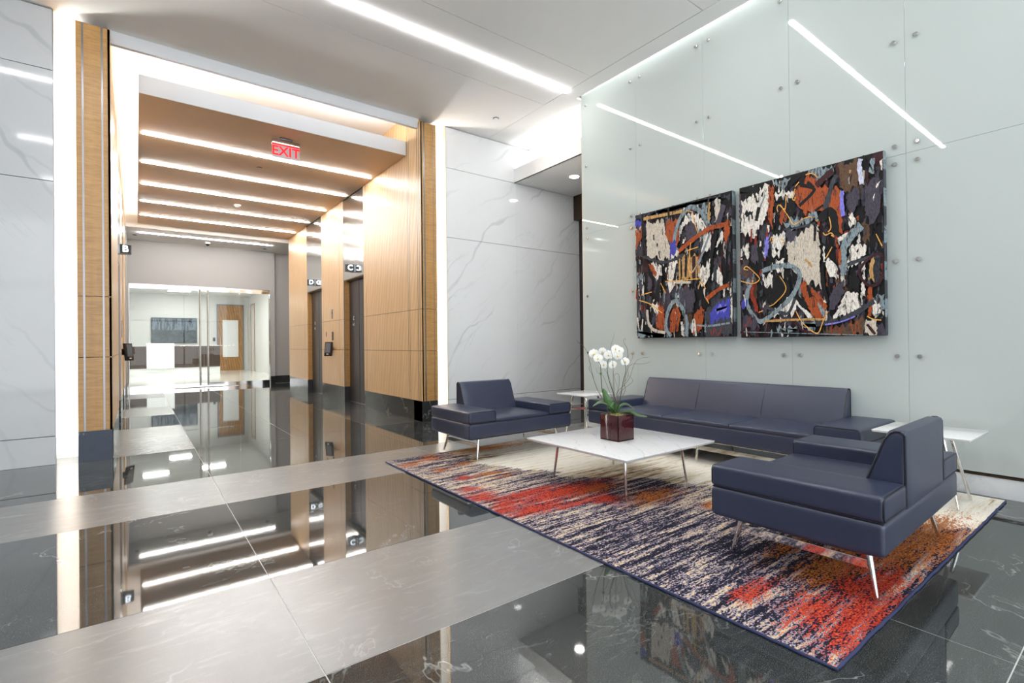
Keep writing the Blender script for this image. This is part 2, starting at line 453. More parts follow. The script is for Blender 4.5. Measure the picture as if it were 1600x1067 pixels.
# lit recesses between marble and wood columns
rec = MB().box(-.98, -.45, 7.62, 7.68, 0, ZC).box(-1.0, -.96, 7.32, 7.62, 0, ZC).build('wall_recess_left', 'white'); rec['kind'] = 'structure'
rec = MB().box(3.94, 4.6, 7.66, 7.72, 0, ZC).box(4.5, 4.56, 7.40, 7.66, 0, ZC).build('wall_recess_right', 'white'); rec['kind'] = 'structure'
MB().box(-1.0, -.5, 7.40, 7.68, ZC, ZC+.05).build('recess_top', 'white', wl)
MB().box(3.9, 4.6, 7.40, 7.72, ZC, ZC+.05).build('recess_top', 'white', wr)
for nm, x0, x1, y0, lab in (('led_strip', -.742, -.722, 7.36, 'white vertical led strip behind the marble edge left of the left wood column'),
                         ('led_strip', 3.965, 3.985, 7.40, 'white vertical led strip in the lit gap right of the right wood column')):
    o = MB().box(x0, x1, y0, y0+.05, .03, ZC-.12).build(nm, 'e_side'); tag(o, lab, 'light')

# ------------------------------------------------------------------ lift lobby side walls
OPEN = [(9.83, 11.05), (12.69, 14.02)]
def lobby_wall(name, X, s, z_top=5.14):
    """X: face, s: +1 when the wall lies towards +x. Wood boards, steel inlays and a stone base on a dark body"""
    w = MB()
    w.box(X+s*.022, X+s*.26, 7.5, 7.74, 0, z_top)
    for a, b in ((7.72, 9.83), (11.05, 12.69), (14.02, 15.98)):
        w.box(X+s*.022, X+s*.40, a+.02, b-.02 if b < 15 else b-.005, 0, z_top)
    for a, b in OPEN:
        w.box(X+s*.17, X+s*.40, a-.02, b+.02, 2.70, z_top)
    w = w.build(name, 'gap'); w['kind'] = 'structure'
    ZJ = [.33, 1.146, 1.823, z_top]
    def boards(y0, y1, zs=ZJ, mat='wood', top_gap=0):
        for a, b in zip(zs, zs[1:]):
            MB().box(X, X+s*.022, y0, y1, a+(.0035 if a > .4 else .0), b-(.0035 if b < 3 else .0)).build('wood_panel', mat, w)
    def inlay(y0, y1, zb=.33, zt=z_top):
        MB().box(X+s*.002, X+s*.022, y0, y1, zb, zt).build('steel_inlay', 'strip', w)
    # first stretch with the column
    zc = ZC-.06
    zcol = [.33, 1.146, 1.823, zc]
    for y0, y1 in ((7.27, 7.332), (7.418, 7.70)):
        boards(y0, y1, zcol if y1 < 7.36 else ZJ)
    inlay(7.334, 7.352, .33, zc); boards(7.354, 7.398, ZJ); inlay(7.40, 7.416)
    inlay(7.703, 7.715); boards(7.717, 7.762); inlay(7.764, 7.776); boards(7.778, 9.688); inlay(9.690, 9.700); boards(9.702, 9.83)
    inlay(11.05, 11.058); boards(11.06, 11.33); inlay(11.332, 11.342); boards(11.344, 12.56); inlay(12.562, 12.572); boards(12.574, 12.69)
    boards(14.02, 14.25); inlay(14.252, 14.262); boards(14.264, 15.98)
    # wood returns into the lift openings
    for y, e in ((9.83, -1), (11.05, 1), (12.69, -1), (14.02, 1)):
        for a, b in zip([.33, 1.146, 1.823, 2.68], [1.146, 1.823, 2.68]):
            MB().box(X+s*.022, X+s*.165, y, y+e*.02, a+(.003 if a > .4 else 0), b-(.003 if b < 2.6 else 0)).build('wood_panel', 'ripple', w)
        MB().box(X+s*.018, X+s*.165, y+e*.001, y+e*.02, 0, .33).build('stone_base', 'black', w)
    for a, b in ((7.27, 9.83), (11.05, 12.69), (14.02, 15.98)):
        MB().box(X+s*.004, X+s*.022, a, b, 0, .328).build('stone_base', 'base_stone', w)
    MB().box(X, X+s*.40, 15.98, 15.995, .33, z_top).build('wood_panel', 'wood', w)
    MB().box(X+s*.004, X+s*.40, 15.98, 15.992, 0, .328).build('stone_base', 'base_stone', w)
    return w
lwr = lobby_wall('wall_lobby_right', XW, 1)
lwl = lobby_wall('wall_lobby_left', XL, -1)
# fronts of the two columns
def column_front(w, xs, y, base):
    zc = ZC-.07
    x0, x1 = xs[0][0], xs[-1][1]
    MB().box(min(x0, x1)+.004, max(x0, x1)-.004, y+.02, 7.60, 0, zc).build('column_core', 'gap', w)
    for a, b, kind in xs:
        if kind == 'wood':
            for z0, z1 in ((.33, 1.1425), (1.1495, 1.8195), (1.8265, zc)):
                MB().box(a+.0005, b-.0005, y, y+.02, z0, z1).build('wood_panel', 'ripple', w)
        else:
            MB().box(a, b, y+.003, y+.02, .33, zc).build('steel_inlay', 'strip' if kind == 'inlay' else 'chrome', w)
    MB().box(x0, x1, y+.004, y+.02, 0, .328).build('stone_base', base, w)
column_front(lwr, [(3.675, 3.724, 'wood'), (3.724, 3.748, 'inlay'), (3.748, 3.892, 'wood'), (3.892, 3.902, 'inlay'), (3.902, 3.955, 'wood')], 7.27, 'base_stone')
MB().box(3.935, 3.955, 7.29, 7.66, .33, ZC-.07).build('wood_panel', 'ripple', lwr); MB().box(3.935, 3.953, 7.29, 7.66, 0, .328).build('stone_base', 'base_stone', lwr)
column_front(lwl, [(-.515, -.466, 'wood'), (-.466, -.449, 'inlay'), (-.449, -.299, 'wood'), (-.299, -.282, 'inlay'), (-.282, -.22, 'wood')], 7.215, 'slate_stone')
MB().box(-.515, -.495, 7.235, 7.62, .33, ZC-.07).build('wood_panel', 'ripple', lwl); MB().box(-.513, -.495, 7.235, 7.62, 0, .328).build('stone_base', 'slate_stone', lwl)
MB().box(-.242, -.22, 7.215, 7.27, .33, ZC-.07).build('wood_panel', 'wood', lwl)

# ------------------------------------------------------------------ end wall with the glass entrance
YE = 18.0
we = MB().box(-1.2, -.17, YE, YE+.25, 0, 4.42).box(-.17, 3.545, YE, YE+.25, 3.10, 4.42).box(3.545, 3.69, YE, YE+.25, 0, 4.42).box(3.69, 5.3, YE+.16, YE+.4, 0, 4.42) \
    .box(XL-.08, XL+.02, 15.995, YE, 0, 4.42).box(5.0, 5.2, 15.9, YE+.3, 0, 4.42).box(4.07, 5.2, 15.8, 15.98, 0, 5.2).build('wall_end', 'grey_wall'); we['kind'] = 'structure'
bb = MB().box(3.55, 3.69, YE-.015, YE, 0, .25).box(3.69, 5.0, YE+.145, YE+.16, 0, .25).box(XL+.02, XL+.035, 15.995, YE, 0, .25).build('baseboard_end', 'base_stone'); bb['kind'] = 'structure'

# ------------------------------------------------------------------ lounge wall: glass sheets held off a white wall
wg = MB().box(5.42, 7.4, -4.6, 5.34, 0, 5.14).build('wall_right', 'white'); wg['kind'] = 'structure'
MB().box(5.38, 5.42, -4.6, 5.335, 0, .155).build('marble_base', 'marble', wg)
MB().box(5.372, 5.42, -4.6, 5.335, .158, .174).build('bronze_bar', 'bronze_trim', wg)
MB().box(5.40, 5.44, 5.34, 5.362, 0, 4.88).build('edge_bar', 'brass', wg)
JY = [5.335, 4.322, 3.324, 2.350, 1.385, .41, -.56, -1.53, -2.5]
SO_Z = {0: (1.10, 1.94, 2.80), 1: (2.955, 3.875, 4.78)}
def standoff(y, z, par):
    MB().lathe((XG, y, z), [(.006, .03), (.019, .0), (.019, -.014), (.016, -.018)], 14, 'x').build('standoff', 'chrome', par, smooth=True)
for i in range(len(JY)-1):
    a, b = JY[i+1], JY[i]
    for k, (z0, z1) in enumerate(((.18, 2.8742), (2.8758, 4.985))):
        g = MB().rbox(XG, XG+.012, a+.0007, b-.0007, z0, z1, .0015, 1, 1).build('glass_panel', 'green_glass', wg)
        for y in ((a+.078, b-.082) if i else (a+.078, b-.10)):
            for z in SO_Z[k]: standoff(y, z, g)
# passage beside the glass wall
ps = MB().box(5.62, 7.4, 5.34, 7.40, 4.232, 4.29).box(5.615, 5.65, 5.34, 7.33, 4.232, 4.482).build('ceiling', 'ceil'); ps['kind'] = 'structure'
pw = MB().box(5.98, 6.05, 5.34, 7.40, 4.29, 5.0).build('wall_passage_upper', 'white'); pw['kind'] = 'structure'
pe = MB().box(7.3, 7.4, 5.34, 7.40, 0, 4.29).box(7.13, 7.3, 5.34, 7.32, 3.74, 4.232).build('wall_passage', 'bronze_trim'); pe['kind'] = 'structure'
MB().box(7.285, 7.3, 7.22, 7.33, 0, 3.74).build('bronze_jamb', 'bronze', pe)
o = MB().box(5.70, 5.73, 5.40, 7.30, 4.30, 4.32).build('led_strip', 'e_pass'); tag(o, 'white led strip lying in the bright cove above the side passage', 'light')
o = MB().box(5.325, 5.355, -4.4, 5.33, 5.085, 5.10).build('led_strip', 'e_slot'); tag(o, 'white led strip in the ceiling slot along the top of the glass wall', 'light')
o = MB().box(.14, 3.5, 7.86, 7.89, ZT+.236, ZT+.256).build('led_strip', 'e_cove'); tag(o, 'white led strip on the front edge of the tan lobby ceiling', 'light')
o = MB().box(.10, .13, 7.95, 15.9, ZT+.236, ZT+.256).build('led_strip', 'e_cove'); tag(o, 'white led strip along the left edge of the tan lobby ceiling', 'light')

# ------------------------------------------------------------------ rest of the lobby that only shows in reflections
bw = MB()
for x in (-6.4, -3.4, -.4, 2.6, 5.3): bw.box(x-.04, x+.04, -4.55, -4.43, 0, 4.95)
for z in (0.05, 3.0, 4.9): bw.box(-6.5, 5.4, -4.54, -4.44, z-.03, z+.03)
bw = bw.build('window_1', 'strip'); bw['kind'] = 'structure'
lw = MB().box(-6.6, -6.5, -4.5, 7.25, 0, 3.0).box(-6.6, -6.5, -4.5, 7.25, 3.0, 5).build('wall_far_left', 'white'); lw['kind'] = 'structure'
MB().box(-6.5, -6.48, -4.5, 7.2, 0, 3.0).build('marble_slab', 'marble_b', lw)
# ------------------------------------------------------------------ lounge seating
def loop_rect(u0, u1, v0, v1, r, plane, c, n=4):
    """rounded rectangle path; plane 'xz' at y=c or 'yz' at x=c"""
    pts = []
    for cu, cv, a0 in ((u1-r, v1-r, 0), (u0+r, v1-r, 90), (u0+r, v0+r, 180), (u1-r, v0+r, 270)):
        for i in range(n+1):
            a = math.radians(a0 + 90*i/n); u, v = cu+r*math.cos(a), cv+r*math.sin(a)
            pts.append((u, c, v) if plane == 'xz' else (c, u, v))
    return pts
def seat_unit(name, label, W, nseat, loc, rz, leg_x, group=None):
    Dp = .83; f, b = -Dp/2, Dp/2; aw = .345; zb, zm, za, zt = .240, .408, .528, .782
    root = thing(name, label, 'sofa' if nseat > 1 else 'armchair', loc, rz, group)
    # base: underside rises towards the back
    def wb(p):
        x, y, z = p; t = max(0, (y-.18)/(b-.18)); k = max(0, 1-(z-zb)/(zm-zb))
        return (x, y, z + .012*t*t*k)
    base = MB().rbox(-W/2, W/2, f, b, zb, zm-.002, .022, 3, 8, wb).build('base', 'leather', root, smooth=60)
    p = MB()
    p.tube(loop_rect(-W/2+.008, W/2-.008, zb+.006, zm-.008, .028, 'xz', f+.006), .0055, 6, closed=True)
    p.build('piping', 'piping', base, smooth=60)
    p = MB(); p.tube([(x, y, zm-.001) for x, y in ((-W/2+.01, f+.01), (-W/2+.01, b-.01), (W/2-.01, b-.01), (W/2-.01, f+.01), (-W/2+.01, f+.01))], .005, 6)
    p.build('piping', 'piping', base, smooth=60)
    # seats
    xi = W/2-aw; sw = 2*xi/nseat
    for i in range(nseat):
        x0 = -xi + i*sw; x1 = x0+sw
        def ws(q, x0=x0, x1=x1):
            x, y, z = q
            u = (x-x0)/(x1-x0)*2-1; v = (y-f)/(Dp-.1)*2-1
            return (x, y, z + (.020*max(0, 1-u**4)*max(0, 1-v**4) if z > zm+.02 else 0))
        c = MB().rbox(x0+.001, x1-.001, f+.006, b-.12, zm-.03, zm+.030, .016, 3, 10, ws).build('seat_cushion', 'leather', root, smooth=60)
        MB().tube([(x0+.012, f+.012, zm+.012), (x1-.012, f+.012, zm+.012)], .005, 6).build('piping', 'piping', c, smooth=60)
    # arms
    for s in (-1, 1):
        a = MB().rbox(min(s*xi, s*W/2), max(s*xi, s*W/2), f, b, zm, za, .020, 4, 6).build('armrest', 'leather', root, smooth=60)
        for yy in (f+.005, b-.005):
            MB().tube(loop_rect(min(s*xi, s*W/2)+.006, max(s*xi, s*W/2)-.006, zm+.006, za-.006, .024, 'xz', yy), .0052, 6, closed=True).build('piping', 'piping', a, smooth=60)
    # back: wedge between the arms
    def fy(z): t = (z-(zm+.02))/(zt-zm-.02); return b - (.205*(1-t) + .075*t)
    def wk(q):
        x, y, z = q
        t = (b-y)/.2
        return (x, b - (b-fy(z))*t - .012*(1-(x/xi)**4)*min(1, max(0, t-.2))*math.sin(PI*max(0, min(1, (z-zm)/(zt-zm)))), z)
    back = MB().rbox(-xi+.002, xi-.002, b-.2, b, zm-.02, zt, .022, 3, 10, wk).build('backrest', 'leather', root, smooth=60)
    for s in (-1, 1):
        x = s*(xi-.004)
        MB().tube([(x, fy(zm+.03)+.006, zm+.03), (x, fy(zt-.05)+.004, zt-.05), (x, fy(zt)+.012, zt-.014), (x, fy(zt)+.03, zt-.003), (x, b-.025, zt-.003), (x, b-.006, zt-.02), (x, b-.003, zm+.01)], .0058, 6).build('piping', 'piping', back, smooth=60)
    if nseat > 1:
        for i in range(1, nseat):
            x = -xi+i*sw
            MB().tube([(x, fy(zm+.06)-.010, zm+.06), (x, fy((zm+zt)/2)-.0125, (zm+zt)/2), (x, fy(zt-.04)-.003, zt-.04), (x, fy(zt)+.02, zt+.0005), (x, b-.02, zt+.0005)], .0022, 5).build('seam', 'piping', back, smooth=60)
    # chrome legs, flat side rails, slim front rail
    pairs = leg_x
    for x in pairs:
        for y, y2 in ((-.31, -.36), (.29, .345)):
            dx = .055*(1 if x > 0 else -1 if x < 0 else 0)
            x0 = x - dx
            MB().tube([(x0, y, zb+.03), (x, y2, 0.012), (x, y2, .0105)], [.017, .0105, .010], 14).build('leg', 'chrome', root, smooth=True)
        x0 = x - .6*(.055*(1 if x > 0 else -1 if x < 0 else 0))
        MB().rbox(x0-.005, x0+.005, -.325, .30, .128, .172, .002, 1, 1).build('side_rail', 'chrome', root)
    xa, xb = min(pairs), max(pairs)
    MB().tube([(xa+.03, -.315, .222), (xb-.03, -.315, .222)], .006, 8).build('front_rail', 'chrome', root, smooth=True)
    if nseat > 1:
        MB().rbox(xa+.03, xb-.03, -.334, -.326, .128, .172, .002, 1, 1).build('front_bar', 'chrome', root)
    return root
arm1 = seat_unit('lounge_chair', 'navy leather lounge chair in front of the marble wall, facing the camera', 1.44, 1, (3.445, 4.775, .011), 0, (-.59, .59), 'navy lounge chairs')
arm2 = copy_tree(arm1); arm2.location = (3.375, 1.215, .011); arm2.rotation_euler = (0, 0, PI+.026)
arm2['label'] = 'navy leather lounge chair seen from behind, nearest chair on the rug'
seat_unit('sofa', 'long navy leather sofa with three seats under the two paintings', 2.955, 3, (4.94, 2.953, .011), -PI/2, (-1.36, 0, 1.36))

# ------------------------------------------------------------------ tables
def table(name, label, cx, cy, side, h, foot, top_leg, thick, group=None, brace=None):
    root = thing(name, label, 'table', (cx, cy, .011), 0, group)
    s = side/2
    t = MB()
    t.rbox(-s, s, -s, s, h-thick, h, .003, 2, 2, lambda p: (p[0]*(1-.018*max(0, (h-p[2]-.004)/thick)), p[1]*(1-.018*max(0, (h-p[2]-.004)/thick)), p[2]))
    t.build('tabletop', 'marble_top', root, smooth=30)
    for sx in (-1, 1):
        for sy in (-1, 1):
            MB().tube([(sx*top_leg[0], sy*top_leg[1], h-thick), (sx*foot[0], sy*foot[1], .011), (sx*foot[0], sy*foot[1], .010)], [.0135, .0095, .009], 12).build('leg', 'chrome', root, smooth=True)
    k = brace if brace else .85
    zb = h*k; tx = top_leg[0]+(foot[0]-top_leg[0])*(1-k); ty = top_leg[1]+(foot[1]-top_leg[1])*(1-k)
    for sy in (-1, 1):
        L = math.hypot(tx, ty); ang = math.atan2(sy*ty, tx); ca, sa = math.cos(ang), math.sin(ang)
        m = MB().rbox(-L, L, -.004, .004, zb-.018, zb+.018, .0015, 1, 1)
        m.v = [(x*ca-y*sa, x*sa+y*ca, z) for x, y, z in m.v]
        m.build('cross_brace', 'chrome', root)
    return root
table('coffee_table', 'low square white marble coffee table holding the orchid, centre of the rug', 3.43, 2.985, 1.165, .374, (.40, .42), (.37, .385), .022)
table('side_table', 'small white marble side table at the far end of the sofa', 4.89, 4.83, .56, .552, (.185, .20), (.11, .12), .018, 'marble side tables', .62)
table('side_table', 'small white marble side table behind the nearest lounge chair', 4.86, 1.13, .58, .54, (.185, .20), (.10, .10), .018, 'marble side tables', .62)
PAINT_LEFT=[
('pS',0,[(0.004,0.004),(0.987,0.018),(0.987,0.044),(0.422,0.028),(0.004,0.029)]),
('sT',0.025,[(0.098,0.047),(0.547,0.062)]),
('pC',0,[(0.133,0.098),(0.339,0.096),(0.357,0.212),(0.398,0.298),(0.402,0.402),(0.147,0.348)]),
('pO',0,[(0.363,0.104),(0.492,0.103),(0.497,0.256),(0.472,0.354),(0.417,0.301),(0.357,0.212)]),
('pW',0,[(0.522,0.192),(0.538,0.127),(0.577,0.09),(0.637,0.084),(0.724,0.148),(0.78,0.222),(0.694,0.241),(0.68,0.195),(0.606,0.15)]),
('pP',0,[(0.568,0.188),(0.636,0.155),(0.694,0.219),(0.679,0.26),(0.604,0.304),(0.567,0.254)]),
('sG',0.035,[(0.488,0.356),(0.449,0.305),(0.467,0.195),(0.531,0.093),(0.623,0.048),(0.725,0.105),(0.788,0.191),(0.808,0.247)]),
('pW',0,[(0.765,0.273),(0.815,0.259),(0.806,0.375),(0.72,0.385),(0.736,0.322)]),
('pC',0,[(0.853,0.043),(0.901,0.042),(0.898,0.178),(0.85,0.196)]),
('pT',0,[(0.783,0.051),(0.807,0.05),(0.809,0.162),(0.788,0.191)]),
('pG',0,[(0.726,0.056),(0.783,0.051),(0.782,0.136),(0.746,0.119)]),
('sP',0.048,[(0.933,0.09),(0.877,0.216)]),
('pO',0,[(0.931,0.214),(0.984,0.208),(0.983,0.285),(0.942,0.372),(0.93,0.297)]),
('pW',0,[(0.847,0.38),(0.917,0.254),(0.923,0.328),(0.889,0.354)]),
('sO',0.035,[(0.495,0.357),(0.573,0.317),(0.723,0.256),(0.808,0.231),(0.971,0.226)]),
('pB',0,[(0.401,0.276),(0.465,0.274),(0.472,0.371),(0.407,0.408)]),
('pW',0,[(0.416,0.364),(0.495,0.357),(0.479,0.388),(0.415,0.403)]),
('pW',0,[(0.399,0.413),(0.479,0.411),(0.468,0.579),(0.411,0.643),(0.379,0.64),(0.373,0.513)]),
('pW',0,[(0.189,0.401),(0.308,0.437),(0.315,0.531),(0.247,0.56),(0.197,0.461)]),
('pO',0,[(0.154,0.421),(0.198,0.408),(0.256,0.502),(0.231,0.523)]),
('pT',0,[(0.495,0.39),(0.706,0.405),(0.703,0.578),(0.492,0.559)]),
('sK',0.017,[(0.518,0.393),(0.52,0.55)]),
('sK',0.023,[(0.572,0.4),(0.562,0.554)]),
('sD',0.037,[(0.647,0.409),(0.644,0.562)]),
('pR',0,[(0.691,0.414),(0.72,0.396),(0.705,0.47),(0.675,0.488)]),
('sG',0.02,[(0.808,0.258),(0.749,0.367),(0.69,0.468),(0.63,0.527)]),
('sS',0.022,[(0.004,0.282),(0.093,0.342),(0.25,0.402),(0.35,0.421),(0.463,0.409),(0.542,0.385)]),
('pW',0,[(0.674,0.543),(0.805,0.449),(0.796,0.565),(0.745,0.636),(0.702,0.6)]),
('sC',0.02,[(0.46,0.584),(0.614,0.597)]),
('sK',0.042,[(0.863,0.256),(0.805,0.438)]),
('sK',0.026,[(0.478,0.445),(0.444,0.577)]),
('sK',0.039,[(0.298,0.518),(0.245,0.701)]),
('pP',0,[(0.491,0.637),(0.643,0.638),(0.656,0.727),(0.61,0.823),(0.565,0.821),(0.505,0.717)]),
('pW',0,[(0.873,0.509),(0.912,0.576),(0.911,0.659),(0.864,0.624)]),
('pP',0,[(0.162,0.505),(0.204,0.556),(0.194,0.626),(0.142,0.611)]),
('pO',0,[(0.392,0.802),(0.473,0.76),(0.511,0.83),(0.478,0.952),(0.39,0.962)]),
('pO',0,[(0.244,0.748),(0.328,0.741),(0.341,0.938),(0.241,0.935)]),
('pW',0,[(0.184,0.744),(0.261,0.713),(0.268,0.819),(0.226,0.794)]),
('sC',0.027,[(0.139,0.778),(0.155,0.886),(0.223,0.941),(0.341,0.961)]),
('sW',0.015,[(0.021,0.833),(0.038,0.931),(0.064,0.967),(0.085,0.847)]),
('sG',0.035,[(0.405,0.991),(0.35,0.926),(0.368,0.812),(0.426,0.735),(0.473,0.732),(0.535,0.797),(0.571,0.899),(0.562,0.993)]),
('pO',0,[(0.647,0.836),(0.714,0.774),(0.742,0.807),(0.726,0.925),(0.623,0.977)]),
('sW',0.02,[(0.623,0.966),(0.639,0.868),(0.66,0.992)]),
('sO',0.031,[(0.758,0.733),(0.884,0.668),(0.977,0.644)]),
('pS',0,[(0.742,0.829),(0.855,0.739),(0.996,0.708),(0.996,0.996),(0.768,0.996)]),
('pB',0,[(0.798,0.831),(0.855,0.771),(0.976,0.737),(0.974,0.86),(0.907,0.878),(0.797,0.901)]),
('pV',0,[(0.84,0.812),(0.909,0.774),(0.962,0.787),(0.921,0.837)]),
('pW',0,[(0.984,0.727),(0.996,0.728),(0.996,0.882),(0.984,0.891)]),
('sG',0.013,[(0.668,0.913),(0.797,0.922),(0.973,0.906)]),
('pG',0,[(0.029,0.93),(0.171,0.969),(0.373,0.994),(0.028,0.991)]),
('pO',0,[(0.006,0.136),(0.079,0.111),(0.096,0.173),(0.022,0.272)]),
('pB',0,[(0.004,0.049),(0.081,0.038),(0.089,0.076),(0.007,0.087)]),
('sK',0.028,[(0.096,0.005),(0.102,0.343)]),
('sK',0.021,[(0.39,0.011),(0.396,0.092)]),
('sR',0.007,[(0.797,0.948),(0.817,0.991),(0.838,0.939),(0.865,0.992),(0.907,0.93)]),
('sY',0.007,[(0.57,0.066),(0.637,0.089),(0.658,0.17),(0.694,0.251)]),
('sY',0.007,[(0.557,0.364),(0.692,0.349)]),
('sY',0.007,[(0.619,0.306),(0.593,0.48),(0.623,0.527),(0.675,0.477)]),
('sY',0.007,[(0.347,0.569),(0.46,0.573),(0.717,0.579)]),
('sY',0.008,[(0.042,0.694),(0.175,0.732),(0.31,0.809)]),
('sY',0.007,[(0.297,0.576),(0.354,0.661),(0.322,0.624)]),
('sY',0.008,[(0.07,0.653),(0.194,0.638)]),
('sY',0.007,[(0.687,0.653),(0.717,0.601),(0.759,0.658)]),
('sY',0.007,[(0.765,0.723),(0.786,0.762)]),
]
